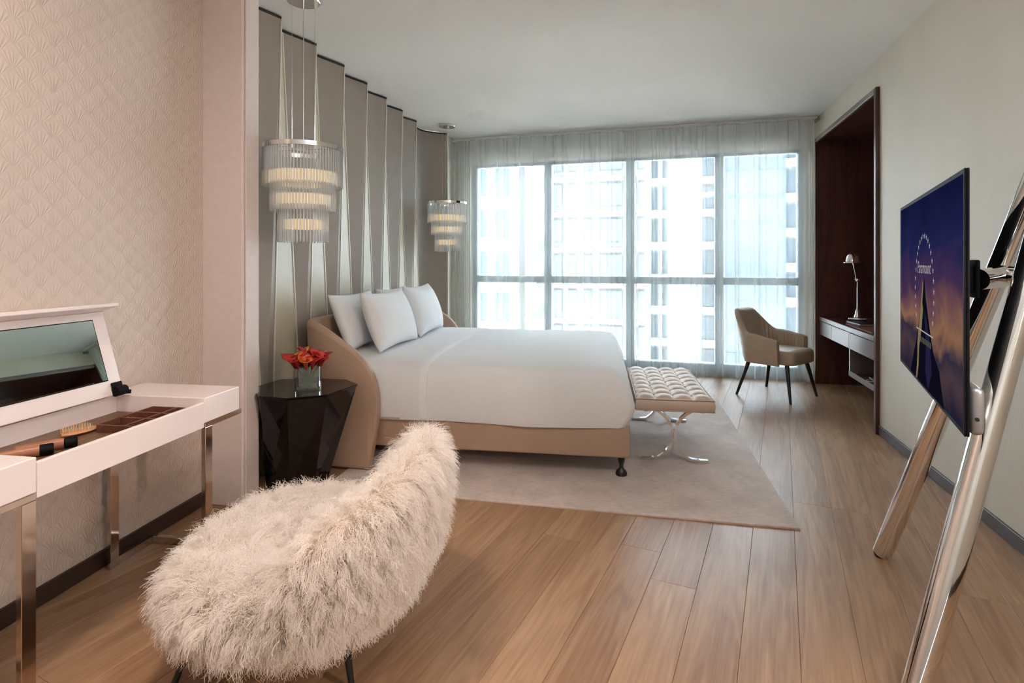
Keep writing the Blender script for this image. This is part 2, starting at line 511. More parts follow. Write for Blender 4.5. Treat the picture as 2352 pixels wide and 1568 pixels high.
# ================================================================== THE ROOM
# ------------------------------------------------------------------ floor of oak planks
fl = struct(MB().box(-3.4, 2.4, -1.6, 7.3, -.10, -.016).build('floor', 'subfloor'), 'pale oak plank floor')
PA = R(9.9)
pd = Vector((math.sin(PA), math.cos(PA), 0)); qd = Vector((math.cos(PA), -math.sin(PA), 0))
PWID = .187
rng = random.Random(11)
base_q = Vector((.276, 2.332, 0)).dot(qd)
for row in range(-19, 15):
    q0 = base_q + row * PWID
    s = -.9 - rng.uniform(0, 1.9)
    while s < 8.2:
        ln = rng.choice((1.9, 2.2, 2.4))
        s1 = s + ln
        def inside(a):
            p = qd * (q0 + PWID / 2) + pd * a
            return -3.25 < p.x < 2.2 and -.8 < p.y < 7.2
        a, b = s, s1
        while a < b and not inside(a): a += .05
        while b > a and not inside(b): b -= .05
        if b - a > .12:
            c = qd * (q0 + PWID / 2) + pd * ((a + b) / 2)
            w, l, g, ch = PWID / 2 - .0004, (b - a) / 2 - .0004, -.0155, .0011
            bot = [(-w, -l, g), (w, -l, g), (w, l, g), (-w, l, g)]
            mid = [(x, y, -ch) for x, y, _ in bot]
            top = [(x - math.copysign(ch, x), y - math.copysign(ch, y), 0) for x, y, _ in bot]
            MB().loft([bot, mid, top]).build('plank', 'oak', fl, loc=c, rot=(0, 0, -PA))
        s = s1

# ------------------------------------------------------------------ ceiling
struct(MB().box(-3.6, 2.6, -1.7, 7.25, H, H + .12).build('ceiling', 'ceiling'), 'white painted ceiling')
# ------------------------------------------------------------------ right wall with the opening for the desk alcove
NY0, NY1, NZ = 4.985, 6.885, 2.70
def prism_x(outline, x0, x1):
    return MB().hexa([(x0, y, z) for y, z in outline], [(x1, y, z) for y, z in outline])
struct(prism_x([(-1.6, 0), (NY0, 0), (NY0, NZ), (NY1, NZ), (NY1, 0), (7.25, 0), (7.25, H), (-1.6, H)], XR, XR + .14).build('wall_right', 'wall_right'), 'cream woven wallcovering wall on the right')
struct(MB().rbox(XR - .014, XR - .0005, -1.0, NY0 - .012, .0005, .075, .003, 1).build('baseboard_right', 'baseboard'), 'dark baseboard under the cream wall')
# ------------------------------------------------------------------ wall behind the photographer
struct(MB().box(-3.4, 2.0, -1.72, -1.6, 0, H).build('wall_back', 'plain'), 'plain wall behind the viewpoint')
# ------------------------------------------------------------------ left wall, pillar
struct(MB().box(-.14, 0, -1.9, 2.83, 0, H).build('wall_left', 'fan', loc=LW(-2.17, 0), rot=(0, 0, TH)), 'blush wallpaper wall embossed with fans')
struct(MB().rbox(.0005, .014, -1.4, 2.80, .0005, .078, .003, 1).build('baseboard_left', 'baseboard', loc=LW(-2.17, 0), rot=(0, 0, TH)), 'dark baseboard under the fan wallpaper')
pil = struct(MB().rbox(-2.30, -1.93, 2.805, 2.955, 0, H, .008, 2).build('wall_pillar', 'pillar', rot=(0, 0, TH)), 'pale pink upholstered pillar')
MB().rbox(-1.9295, -1.921, 2.822, 2.940, .001, H - .001, .003, 1).build('pillar_inset', 'pillar', pil)
# ------------------------------------------------------------------ headboard wall: folded taupe panels with cream wedges
hw = struct(MB().box(-2.42, -2.30, 2.9, 6.9, 0, H).build('wall_headboard', 'plain', rot=(0, 0, TH)), 'folded wall of taupe panels and cream wedges behind the bed')
ztop, zbot = H - .022, .001
PER = .4565
us = [3.372 + PER * k for k in range(-1, 7)]
def far_edge(k, z):      # far edge of the panel that ends at us[k]
    t = (H - z) / H
    return Vector((-2.045 - .06 * t, us[k] - .014 * t, z))
def near_edge(k, z):     # near edge of the panel that follows it
    t = (H - z) / H
    return Vector((-2.155 + .058 * t, us[k] + .19 + .16 * t, z))
def slab(name, m, pts, th=.02):
    """quad panel with thickness behind it (away from the room)"""
    back = [Vector(p) - Vector((th, 0, 0)) for p in pts]
    return MB().hexa([tuple(p) for p in back], [tuple(p) for p in pts]).build(name, m, hw)
for k in range(len(us)):
    # taupe panel from the previous wedge to this one
    if k > 0:
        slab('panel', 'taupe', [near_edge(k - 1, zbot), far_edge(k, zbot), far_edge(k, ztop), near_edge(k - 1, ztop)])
        MB().tube([near_edge(k - 1, ztop + .008), far_edge(k, ztop + .008)], 0, flat=(.004, .008)).build('shadow_gap', 'dark_line', hw)
    else:
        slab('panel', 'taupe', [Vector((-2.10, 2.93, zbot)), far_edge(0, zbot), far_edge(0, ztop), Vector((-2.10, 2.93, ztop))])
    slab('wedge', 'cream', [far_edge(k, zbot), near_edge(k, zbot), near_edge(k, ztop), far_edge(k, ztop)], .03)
    for e in (far_edge, near_edge):
        off = Vector((.0035, 0, 0))
        MB().tube([e(k, zbot + .002) + off, e(k, ztop - .002) + off], 0, up=(1, 0, 0), flat=(.0045, .003)).build('trim_strip', 'trim', hw)
# last panel sweeps out in a curve
lastu = [us[-1] + .19 + (6.765 - us[-1] - .19) * i / 14 for i in range(15)]
crv = []
for i, u in enumerate(lastu):
    t = i / 14
    crv.append((-2.155 + .055 * t + .235 * max(0, (t - .35) / .65) ** 2.0, u))
front = [(v, u) for v, u in crv]; back = [(v - .03, u + .012) for v, u in crv]
loop = front + back[::-1]
MB().hexa([(v, u, zbot) for v, u in loop], [(v, u, ztop) for v, u in loop]).build('curved_panel', 'taupe', hw, smooth=True, sharp=30)
MB().tube([(v + .001, u, ztop + .008) for v, u in crv], 0, flat=(.004, .008)).build('shadow_gap', 'dark_line', hw)
v9, u9 = crv[-1]
MB().rbox(v9 - .035, v9 + .012, u9, u9 + .028, zbot, H - .002, .004, 1).build('end_trim', 'trim', hw)
# short wall from the curved panel to the window
e0 = LW(v9 - .02, u9 + .028)
struct(MB().hexa([(e0[0] - .14, e0[1], 0), (e0[0], e0[1], 0), (-2.80, 7.06, 0), (-2.94, 7.06, 0)], [(e0[0] - .14, e0[1], H), (e0[0], e0[1], H), (-2.80, 7.06, H), (-2.94, 7.06, H)]).build('wall_corner', 'plain'), 'short cream wall beside the curtain')

# ------------------------------------------------------------------ window wall
WY = 7.05
struct(MB().box(-3.0, 1.9, WY, WY + .20, 2.632, H).build('wall_window', 'ceiling'), 'bulkhead above the window')
struct(MB().box(-3.1, -2.535, WY, WY + .20, 0, 2.632).build('wall_window_jamb', 'plain'), 'wall strip at the end of the window')
struct(MB().box(1.46, 1.57, WY, WY + .20, 0, 2.632).build('wall_window_end', 'plain'), 'wall strip between window and alcove')
win = struct(MB().rbox(-2.535, 1.46, WY + .005, WY + .16, .0, .125, .006, 1).build('window_1', 'frame'), 'full-width window with grey metal frame')
mull = [(-2.535, -2.485), (-1.566, -1.476), (-.53, -.43), (.512, .605), (1.41, 1.46)]
for a, b in mull:
    MB().rbox(a, b, WY + .01, WY + .15, .125, 2.632, .005, 1).build('mullion', 'frame', win)
for (a, b), (c, d) in zip(mull[:-1], mull[1:]):
    MB().rbox(b, c, WY + .015, WY + .14, 1.073, 1.158, .005, 1).build('transom', 'frame', win)
    MB().rbox(b, c, WY + .03, WY + .12, 2.60, 2.632, .004, 1).build('head_rail', 'frame', win)
    for z0, z1 in ((.125, 1.073), (1.158, 2.60)):
        MB().box(b, c, WY + .075, WY + .083, z0, z1).build('pane', 'glass', win)
# curtain track
tr = thing('curtain_track', 'slim white curtain rail along the ceiling above the window', 'curtain rail', (0, 6.86, H))
MB().rbox(-2.76, 1.555, -.045, .045, -.028, -.0005, .004, 1).build('rail', 'white_metal', tr)
MB().rbox(1.535, 1.558, -.05, .05, -.06, -.029, .004, 1).build('end_bracket', 'silver_plastic', tr)

def curtain(name, label, x0, x1, seed, dense):
    rg = random.Random(seed)
    # pleats: a smooth wave whose bigger folds double back over themselves
    line = []
    x = x0
    while x < x1 - .015:
        per = rg.uniform(.018, .032) if dense(x) else rg.choice((.04, .06, .09, .13)) * rg.uniform(.8, 1.2)
        per = min(per, x1 - x)
        amp = min(.022, per * rg.uniform(.22, .36))
        k = per / (2 * PI) * (rg.uniform(1.3, 2.2) if rg.random() < .55 else rg.uniform(.2, .9))
        m = 12
        for i in range(m):
            a = 2 * PI * i / m
            line.append((x + per * i / m + k * math.sin(a) * -1, amp * (1 - math.cos(a)) - amp))
        x += per
    line.append((x1, 0))
    n = len(line)
    rows = 12
    vs_, fs_ = [], []
    for r in range(rows + 1):
        t = r / rows
        z = 2.92 - (2.92 - .012) * t
        for i, (x, y) in enumerate(line):
            dx = .010 * t * math.sin(x * 9 + 1.7 * t + seed)
            vs_.append((min(max(x + dx, x0 - .01), x1), y * (1.0 + .35 * t) + .010 * t * math.sin(x * 5.3 + seed), z))
    for r in range(rows):
        for i in range(n - 1):
            a = r * n + i
            fs_.append((a, a + 1, a + n + 1, a + n))
    me = bpy.data.meshes.new(name)
    me.from_pydata(vs_, [], fs_)
    me.materials.append(M_['sheer'])
    me.polygons.foreach_set('use_smooth', [True] * len(me.polygons))
    o = bpy.data.objects.new(name, me)
    COL.objects.link(o)
    o.location = (0, 6.86, 0)
    tag(o, label, 'curtain')
    return o
curtain('sheer_curtain', 'white sheer curtain panel hanging behind the bed', -2.70, -.452, 3, lambda x: x < -2.50 or -.60 < x)
curtain('sheer_curtain', 'white sheer curtain panel hanging behind the armchair', -.452, 1.522, 5, lambda x: x < -.38 or x > 1.42)
# ------------------------------------------------------------------ towers seen through the window
M_['tower_white'] = mat('tower_white_render', (.30, .30, .295), .7, var=.02)
M_['tower_cream'] = mat('tower_cream_render', (.10, .098, .095), .7, var=.02)
M_['tower_glass'] = mat('tower_blue_glass', (.022, .042, .060), .15, var=.06, vscale=.2)
M_['tower_glass_pale'] = mat('tower_pale_glass', (.034, .052, .068), .15, var=.05, vscale=.2)
M_['tower_line'] = mat('tower_grey_fins', (.022, .035, .045), .5, var=.03)
M_['tower_pane'] = mat('tower_window_grey', (.046, .056, .066), .2, var=.1, vscale=.3)

def tower(name, label, cx_, cy_, wid, dep, rz, body, floors, z_low, fl_h, builder):
    t = thing(name, label, 'building', (cx_, cy_, z_low), rz)
    MB().box(-wid / 2, wid / 2, 0, dep, -30, floors * fl_h).build('facade', body, t)
    builder(t, wid, floors, fl_h)
    return t
def bands(every, m_win, m_slab, cols):
    def f(t, wid, floors, fh):
        src = {}
        for k in range(floors):
            for a, b in cols:
                w = (b - a) * wid
                key = round(w, 3)
                if key not in src:
                    src[key] = (MB().box(-w / 2, w / 2, -.25, .05, .9, fh * .92), MB().box(-w / 2 - .1, w / 2 + .1, -.6, .05, 0, .8 if every else .35))
                    src[key] = (src[key][0].build('window', m_win, t), src[key][1].build('balcony', m_slab, t))
                    src[key][0].location = src[key][1].location = (-wid / 2 + (a + b) / 2 * wid, 0, k * fh)
                else:
                    for s in src[key]:
                        copy_part(s, t, (-wid / 2 + (a + b) / 2 * wid, 0, k * fh))
    return f
def grid(m_line, nx, m_win=None):
    def f(t, wid, floors, fh):
        a = MB().box(-wid / 2, wid / 2, -.12, .02, -.10, .10).build('spandrel', m_line, t)
        for k in range(1, floors):
            copy_part(a, t, (0, 0, k * fh))
        c = MB().box(-.08, .08, -.16, .02, 0, floors * fh).build('fin', m_line, t, loc=(-wid / 2, 0, 0))
        for i in range(1, nx + 1):
            copy_part(c, t, (-wid / 2 + wid * i / nx, 0, 0))
    return f
# directions: px 1088..1165 | 1270..1490 | 1680..1800 | 1803..1845
tower('apartment_tower', 'white tower with blue window bays at the left of the view', -14.3, 42.6, 4.6, 12, R(10), 'tower_white', 14, -24, 3.3, bands(True, 'tower_glass', 'tower_white', ((.30, .52), (.68, .94))))
tower('apartment_tower', 'plain white tower beside the blue-bayed one', -11.2, 58, 5.0, 12, R(8), 'tower_white', 14, -24, 3.3, bands(True, 'tower_glass_pale', 'tower_white', ((.55, .62), (.82, .90))))
tower('apartment_tower', 'cream tower of small windows behind the bed', -5.7, 46, 8.0, 8, R(2), 'tower_cream', 16, -24, 2.9, bands(False, 'tower_pane', 'tower_white', ((.04, .13), (.20, .28), (.36, .44), (.52, .74), (.80, .86), (.90, .97))))
tower('glass_tower', 'slim white tower with pale glass at the middle of the view', 2.1, 62, 9.6, 14, R(-2), 'tower_white', 14, -28, 3.4, bands(True, 'tower_glass_pale', 'tower_white', ((.08, .15), (.20, .25), (.62, .78))))
tower('glass_tower', 'pale blue gridded glass tower behind the armchair', 6.7, 50, 4.5, 6, R(-8), 'tower_glass_pale', 18, -24, 2.2, grid('tower_line', 5))
tower('apartment_tower', 'tower with stacked white balconies next to the alcove', 13.4, 58, 7.6, 12, R(-12), 'tower_white', 18, -26, 3.3, bands(True, 'tower_glass', 'tower_white', ((.03, .97),)))
gr = MB().box(-60, 60, 8.5, 120, -24.5, -24).build('street_ground', 'tower_cream')
gr.data.materials[0] = mat('sunlit_sand_ground', (.50, .47, .42), .9, var=.1, vscale=.05)
struct(gr, 'pale ground far below the window')

# ================================================================== RIGHT SIDE
# ------------------------------------------------------------------ walnut alcove
al = thing('desk_alcove', 'tall dark walnut alcove lining set into the cream wall', 'alcove', (0, 0, 0))
MB().box(XR + .0005, 2.12, NY1 - .022, NY1 - .002, .001, NZ - .022).build('side_panel', 'walnut', al)
MB().box(XR + .0005, 2.12, NY0 + .002, NY0 + .022, .001, NZ - .022).build('side_panel', 'walnut', al)
MB().box(2.10, 2.12, NY0 + .023, NY1 - .023, .001, NZ - .022).build('back_panel', 'walnut', al)
MB().box(XR + .0005, 2.12, NY0 + .002, NY1 - .002, NZ - .0215, NZ - .002).build('top_panel', 'walnut_y', al)
fx0, fx1 = XR - .030, XR - .0005
MB().rbox(fx0, fx1, NY0 - .012, NY0 + .030, .001, NZ + .012, .003, 1).build('frame_post', 'walnut', al)
MB().rbox(fx0, fx1, NY1 - .030, NY1 + .006, .001, NZ + .012, .003, 1).build('frame_post', 'walnut', al)
MB().rbox(fx0, fx1, NY0 + .031, NY1 - .031, NZ - .034, NZ + .012, .003, 1).build('frame_head', 'walnut_face', al)

# ------------------------------------------------------------------ desk built into the alcove
dk = thing('writing_desk', 'built-in walnut desk with drawer fronts greyed by reflected light inside the alcove', 'desk', (0, 0, 0))
DY0, DY1, DX = NY0 + .024, NY1 - .024, 1.588
MB().rbox(DX, 2.098, DY0, DY1, .702, .742, .003, 1).build('desktop', 'walnut_y', dk)
MB().rbox(DX - .006, DX - .0005, DY0, DY1, .700, .743, .002, 1).build('front_edge', 'walnut_face', dk)
MB().box(DX + .03, 2.098, DY0, DY1, .552, .699).build('drawer_case', 'walnut_y', dk)
for a, b in ((6.43, DY1), (5.83, 6.424), (DY0, 5.794)):
    dr = MB().rbox(DX, DX + .028, a, b, .545, .692, .0025, 1).build('drawer', 'walnut_face', dk)
MB().rbox(DX, 2.098, 5.797, 5.826, .318, .699, .002, 1).build('divider', 'walnut_face', dk)
MB().rbox(DX, 2.098, DY0, 5.826, .300, .3175, .002, 1).build('shelf', 'walnut_y', dk)
MB().rbox(DX - .004, DX - .0005, DY0, 5.826, .296, .345, .0015, 1).build('shelf_edge', 'walnut_face', dk)

bl = MB().rbox(1.63, 2.00, 5.35, 6.08, .7425, .7475, .002, 1).build('desk_blotter', 'blotter')
tag(bl, 'brown leather blotter lying on the alcove desk', 'desk pad')
fo = thing('leather_folder', 'black leather folder on the desk beside the lamp', 'folder', (1.80, 6.06, .7478), R(4))
MB().rbox(-.12, .12, -.16, .16, 0, .006, .002, 1).build('lower_cover', 'book', fo)
MB().rbox(-.112, .118, -.155, .155, .0062, .014, .001, 1).build('pages', 'white_metal', fo)
MB().rbox(-.12, .12, -.16, .16, .0142, .019, .002, 1).build('upper_cover', 'book', fo)

lp = thing('desk_lamp', 'polished nickel jointed lamp standing on the alcove desk', 'lamp', (1.815, 6.38, .7425), R(-16))
MB().rbox(-.085, .085, -.055, .055, 0, .012, .004, 2).build('foot_plate', 'black', lp)
MB().rbox(-.08, .08, -.05, .05, .0122, .042, .012, 3).build('base', 'nickel', lp, True)
MB().lathe([(.001, .042), (.030, .042), (.032, .055), (.020, .075), (.022, .10), (.015, .118), (.008, .13), (.001, .131)], 16).build('base_boss', 'nickel', lp, True)
MB().tube([(0, 0, .10), (0, 0, .40)], .0065, 10).build('lower_arm', 'nickel', lp, True)
MB().lathe([(.001, .405), (.014, .408), (.017, .42), (.014, .432), (.001, .435)], 14).build('elbow_joint', 'nickel', lp, True)
MB().tube([(-.030, 0, .425), (.02, 0, .42)], .007, 8).build('elbow_pin', 'nickel', lp, True)
MB().tube([(-.012, 0, .425), (-.022, 0, .50), (-.040, 0, .60)], .0045, 8).build('upper_arm', 'nickel', lp, True)
sh = MB().lathe([(.076, .592), (.079, .592), (.079, .598), (.060, .606), (.056, .640), (.046, .668), (.028, .685), (.001, .692), (.001, .688), (.026, .681), (.043, .665), (.052, .64), (.055, .606), (.074, .597)], 28, (-.045, 0, 0)).build('shade', 'nickel', lp, True)
MB().tube([(-.045 + .058 * math.cos(a), 0, .606 + .088 * math.sin(a)) for a in [PI * i / 12 for i in range(13)]], 0, up=(0, 1, 0), flat=(.0025, .009)).build('strap', 'black', sh)
# ------------------------------------------------------------------ coiled cable on the lower shelf
rr = random.Random(4)
cpts = []
for i in range(46):
    a = i / 46 * 4 * PI
    cpts.append((1.66 + .05 * math.cos(a) * (1 - i / 90) + .0006 * i, 5.42 + .10 * math.sin(a) * (1 + .2 * math.sin(3 * a)), .3215 + .018 * (.5 + .5 * math.sin(a * 1.5 + 1)) + .012 * (i / 46)))
tag(MB().tube(cpts, .003, 6).build('coiled_cable', 'cable', smooth=True), 'white cable coiled on the low shelf of the alcove desk', 'cable')

# ------------------------------------------------------------------ armchair
ch = thing('armchair', 'taupe leather armchair with fluted inner back and black tapered legs', 'armchair', (1.03, 6.17, 0), R(-37))
def chair_path(n=140):
    hw_, xf, xb, rc = .272, .165, -.245, .14
    P = []
    segs = []
    l1 = xf - (xb + rc); l2 = PI / 2 * rc; l3 = 2 * (hw_ - rc)
    tot = 2 * l1 + 2 * l2 + l3
    for i in range(n + 1):
        s = tot * i / n
        if s < l1:
            P.append((xf - s, -hw_, 0, -1, s / tot))
        elif s < l1 + l2:
            a = (s - l1) / rc
            P.append((xb + rc - rc * math.sin(a), -hw_ + rc - rc * math.cos(a), -math.sin(a), -math.cos(a), s / tot))
        elif s < l1 + l2 + l3:
            P.append((xb, -hw_ + rc + (s - l1 - l2), -1, 0, s / tot))
        elif s < l1 + 2 * l2 + l3:
            a = (s - l1 - l2 - l3) / rc
            P.append((xb + rc - rc * math.cos(a), hw_ - rc + rc * math.sin(a), -math.cos(a), math.sin(a), s / tot))
        else:
            q = s - l1 - 2 * l2 - l3
            P.append((xb + rc + q, hw_, 0, 1, s / tot))
    return P
def smst(a, b, x):
    t = max(0, min(1, (x - a) / (b - a)))
    return t * t * (3 - 2 * t)
CP = chair_path()
def shell_ring(x, y, nx, ny, s, part):
    back = smst(.24, .40, s) * (1 - smst(.60, .76, s))
    endf = min(1, min(s, 1 - s) / .03)
    top = .600 + .035 * smst(0, .22, min(s, 1 - s)) + .225 * back - .012 * (1 - endf)
    th = .030
    def pt(off, z):
        lean = -.105 * back * max(0, (z - .45) / .4) + .02 * (1 - smst(.33, .48, z)) * (1 if nx < 0 else 0)
        fl_ = .018 * smst(.35, .62, z) * abs(ny)
        ox = x + nx * (off + fl_) + lean
        oy = y + ny * (off + fl_)
        return (ox, oy, z)
    if part == 'outer':
        z0 = .338
        return [pt(-.012, z0), pt(th * .55, z0 + .004), pt(th * .8, z0 + .05), pt(th * .9, .5 * (z0 + top)), pt(th * .95, top - .03), pt(th * .75, top - .010), pt(th * .25, top), pt(-.004, top - .004), pt(-.008, top - .03), pt(-.008, .5 * (z0 + top)), pt(-.012, z0 + .05)]
    rib = .009 * abs(math.sin(s * PI * 34))
    return [pt(-.0085, .425), pt(-.0085, top - .03), pt(-.004, top - .0055), pt(-.02 - rib * .4, top - .008), pt(-.032 - rib, top - .028), pt(-.034 - rib, .5 * (.44 + top)), pt(-.034 - rib, .425)]
MB().loft([shell_ring(*p, 'outer') for p in CP]).build('outer_shell', 'leather_chair', ch, True, sharp=50)
MB().loft([shell_ring(*p, 'inner') for p in CP[1:-1]]).build('fluted_lining', 'leather_chair', ch, True, sharp=70)
seat = []
def rrect(x0, x1, y0, y1, r, z, n=6):
    pts = []
    for cx_, cy_, a0 in ((x1 - r, y0 + r, -90), (x1 - r, y1 - r, 0), (x0 + r, y1 - r, 90), (x0 + r, y0 + r, 180)):
        for i in range(n + 1):
            a = R(a0 + 90 * i / n)
            pts.append((cx_ + r * math.cos(a), cy_ + r * math.sin(a), z))
    return pts
seat = [rrect(-.20 + i, .285 - i, -.238 + i, .238 - i, .075, z) for i, z in ((.018, .350), (.004, .358), (0, .375), (0, .445), (.006, .470), (.02, .482), (.06, .490), (.14, .493))]
MB().loft(seat).build('seat', 'leather_chair', ch, True, sharp=60)
for sx, sy, fx, fy in ((-.17, -.20, -.262, -.29), (-.17, .20, -.262, .29), (.20, -.19, .275, -.265), (.20, .19, .275, .265)):
    MB().tube([(sx, sy, .372), (fx, fy, .0)], [.022, .012], 14).build('leg', 'black', ch, True, sharp=50)

# ------------------------------------------------------------------ television on its chrome stand
TA = R(-12.76)
tvc = Vector((.8635, 2.307, 0))
tv = thing('television', 'flat television showing a film logo, tilted sideways on the chrome stand', 'television', (tvc.x, tvc.y, .9), TA)
TVH, TVW = .69, 1.25
MB().rbox(.004, .0115, -TVW / 2, TVW / 2, 0, TVH, .0025, 2).build('casing', 'black_plastic', tv)
MB().rbox(0, .0038, -TVW / 2, TVW / 2, 0, TVH, .001, 1).build('bezel', 'black_plastic', tv)
scr = MB().box(-.0012, -.0004, -TVW / 2 + .014, TVW / 2 - .014, .014, TVH - .014).build('screen', 'screen', tv)
hs = MB().rbox(.012, .045, -TVW / 2 + .012, TVW / 2 - .012, .002, .125, .014, 3).build('rear_housing', 'silver_plastic', tv, True)
MB().tube([(.028, -TVW / 2 + .0118, .045), (.028, -TVW / 2 + .009, .045)], .005, 10).build('screw', 'black', hs)
MB().rbox(.012, .135, -.035, .035, .345, .435, .004, 1).build('mount_block', 'black_plastic', tv)
MB().rbox(.1355, .148, -.05, .05, .325, .455, .004, 1).build('mount_plate', 'black_plastic', tv)
def S(s, z, x=-.0016):
    return (x, TVW / 2 - TVW * s, z * TVH)
M_['peak_lit'] = emit('picture_lit_rock', (.34, .26, .13), .24)
M_['peak_dark'] = emit('picture_dark_rock', (.004, .004, .012), .3)
M_['peak_blue'] = emit('picture_blue_rock', (.016, .014, .045), .35)
M_['print'] = emit('picture_small_print', (.30, .28, .22), .16)
M_['star'] = emit('picture_star', (.5, .47, .5), .30)
def flat_poly(pts, x):
    return MB().add([S(s, z, x) for s, z in pts], [tuple(range(len(pts)))])
flat_poly([(.513, .60), (.545, .47), (.60, .34), (.66, .22), (.74, .16), (.80, .016), (.26, .016), (.33, .14), (.40, .26), (.455, .42)], -.0016).build('mountain', 'peak_dark', scr)
flat_poly([(.52, .40), (.56, .36), (.61, .26), (.64, .12), (.58, .02), (.54, .10), (.55, .24)], -.0019).build('mountain_shade', 'peak_blue', scr)
flat_poly([(.511, .595), (.508, .52), (.492, .44), (.505, .41), (.482, .31), (.462, .26), (.436, .20), (.425, .10), (.398, .02), (.378, .02), (.404, .14), (.404, .22), (.428, .30), (.452, .39), (.485, .50)], -.0022).build('mountain_ridge', 'peak_lit', scr)
st_pts = []
for i in range(10):
    a = PI / 2 + i * PI / 5
    rr_ = .0125 if i % 2 == 0 else .005
    st_pts.append((-.0018, rr_ * math.cos(a), rr_ * math.sin(a)))
star0 = None
for i in range(24):
    a = R(-28 + 236 * i / 23)
    c = S(.515, .495)
    loc = (0, c[1] - .192 * math.cos(a), c[2] + .198 * math.sin(a))
    if star0 is None:
        star0 = MB().add(st_pts, [tuple(range(10))]).build('star', 'star', scr, loc=loc)
    else:
        copy_part(star0, scr, loc)
def lettering(name, body, size, s, z, parent, m, shear=0., spacing=1.):
    cu = bpy.data.curves.new(name, 'FONT')
    cu.body = body
    cu.size = size
    cu.align_x = 'CENTER'
    cu.align_y = 'CENTER'
    cu.shear = shear
    cu.space_character = spacing
    cu.materials.append(M_[m])
    tmp = bpy.data.objects.new(name, cu)
    COL.objects.link(tmp)
    bpy.context.view_layer.update()
    me = bpy.data.meshes.new_from_object(tmp.evaluated_get(bpy.context.evaluated_depsgraph_get()))
    bpy.data.objects.remove(tmp)
    me.materials.clear()
    me.materials.append(M_[m])
    o = bpy.data.objects.new(name, me)
    COL.objects.link(o)
    o.parent = parent
    p = S(s, z, -.0026)
    o.matrix_local = Matrix(((0, 0, -1, p[0]), (-1, 0, 0, p[1]), (0, 1, 0, p[2]), (0, 0, 0, 1)))
    return o
lettering('lettering', 'Paramount', .062, .515, .618, scr, 'star', .25)
MB().add([S(.389, .297, -.0026), S(.661, .297, -.0026), S(.661, .290, -.0026), S(.389, .290, -.0026)], [(0, 1, 2, 3)]).build('rule_line', 'star', scr)
# a row of letter-like strokes under the line, too blurred in the photograph to read
rs = random.Random(9)
stroke = MB()
x_ = .43
while x_ < .63:
    w_ = rs.choice((.003, .006, .004))
    stroke.add([S(x_, .262, -.0026), S(x_ + w_, .262, -.0026), S(x_ + w_, .232, -.0026), S(x_, .232, -.0026)], [(0, 1, 2, 3)])
    x_ += w_ + .006
stroke.build('small_print', 'print', scr, kind='stuff')

A_, B_, P_ = Vector((.929, 2.926, 0)), Vector((.716, 1.985, 0)), Vector((1.356, 2.329, 2.08))
sd = thing('television_stand', 'tall chrome tube stand leaning back behind the television', 'stand', (1.05, 2.42, 0))
o0 = Vector((1.05, 2.42, 0))
for f_ in (A_, B_):
    d_ = (P_ - f_).normalized()
    rim = Vector((d_.x * .0, 0, 0))
    leg = MB().tube([f_ - o0 + Vector((0, 0, .0185)), f_ - o0 + d_ * .05, P_ - o0 - d_ * .06, P_ - o0], [.036, .0395, .0395, .037], 28).build('leg', 'chrome', sd, True)
    e = f_ + d_ * .012
    MB().lathe([(.001, 0), (.027, 0), (.030, .010), (.030, .022), (.001, .024)], 20, tuple(f_ - o0)).build('rubber_foot', 'black', leg)
zc = 1.30
LA = A_ + (P_ - A_) * (zc / P_.z); LB = B_ + (P_ - B_) * (zc / P_.z)
MB().tube([LA - o0, LB - o0], .036, 24).build('cross_tube', 'chrome', sd, True)
mid_ = (LA + LB) / 2
pl_ = tvc + Matrix.Rotation(TA, 3, 'Z') @ Vector((.152, 0, 0)); pl_.z = zc - .012
MB().tube([mid_ - o0, pl_ - o0], .036, 24).build('mount_tube', 'chrome', sd, True)
MB().tube([P_ - o0 + Vector((0, 0, .0)), Vector((1.49, 2.30, .0185)) - o0], .042, 24).build('rear_leg', 'chrome', sd, True)
MB().lathe([(.001, 2.02), (.062, 2.025), (.066, 2.06), (.062, 2.11), (.03, 2.13), (.001, 2.135)], 24, (P_.x - o0.x, P_.y - o0.y, 0)).build('top_hub', 'chrome', sd, True)

# ------------------------------------------------------------------ rug
RA = R(4.0)
rg_ = MB()
L_, W_ = 2.62, 2.75
nx, ny = 40, 42
rings = []
for i, z in ((0, .0005), (0, .008), (.004, .0115)):
    rings.append([(-L_ + i, i, z), (-i, i, z), (-i, W_ - i, z), (-L_ + i, W_ - i, z)])
rug = MB().loft(rings).build('area_rug', 'rug', loc=(.627, 3.097, 0), rot=(0, 0, RA))
tag(rug, 'blush grey rug with faint cracked pattern under the bed', 'rug')
RZ = .0118

# ------------------------------------------------------------------ bench
bn = thing('tufted_bench', 'pale tufted leather bench on crossed chrome legs at the bed foot', 'bench', LW(.25, 3.82, RZ), TH)
BW, BL, bz0, bz1 = .495, 1.10, .345, .425
gx, gy = 36, 72
vs_, fs_ = [], []
for j in range(gy + 1):
    for i in range(gx + 1):
        x, y = BW * i / gx, BL * j / gy
        puff = (abs(math.sin(PI * x / (BW / 4))) ** .55) * (abs(math.sin(PI * y / (BL / 8))) ** .55)
        btn = 0
        edge = min(x, BW - x, y, BL - y)
        z = bz1 - .004 + .026 * puff * min(1, .35 + edge / .05)
        vs_.append((x, y, z))
for j in range(gy):
    for i in range(gx):
        a = j * (gx + 1) + i
        fs_.append((a, a + 1, a + gx + 2, a + gx + 1))
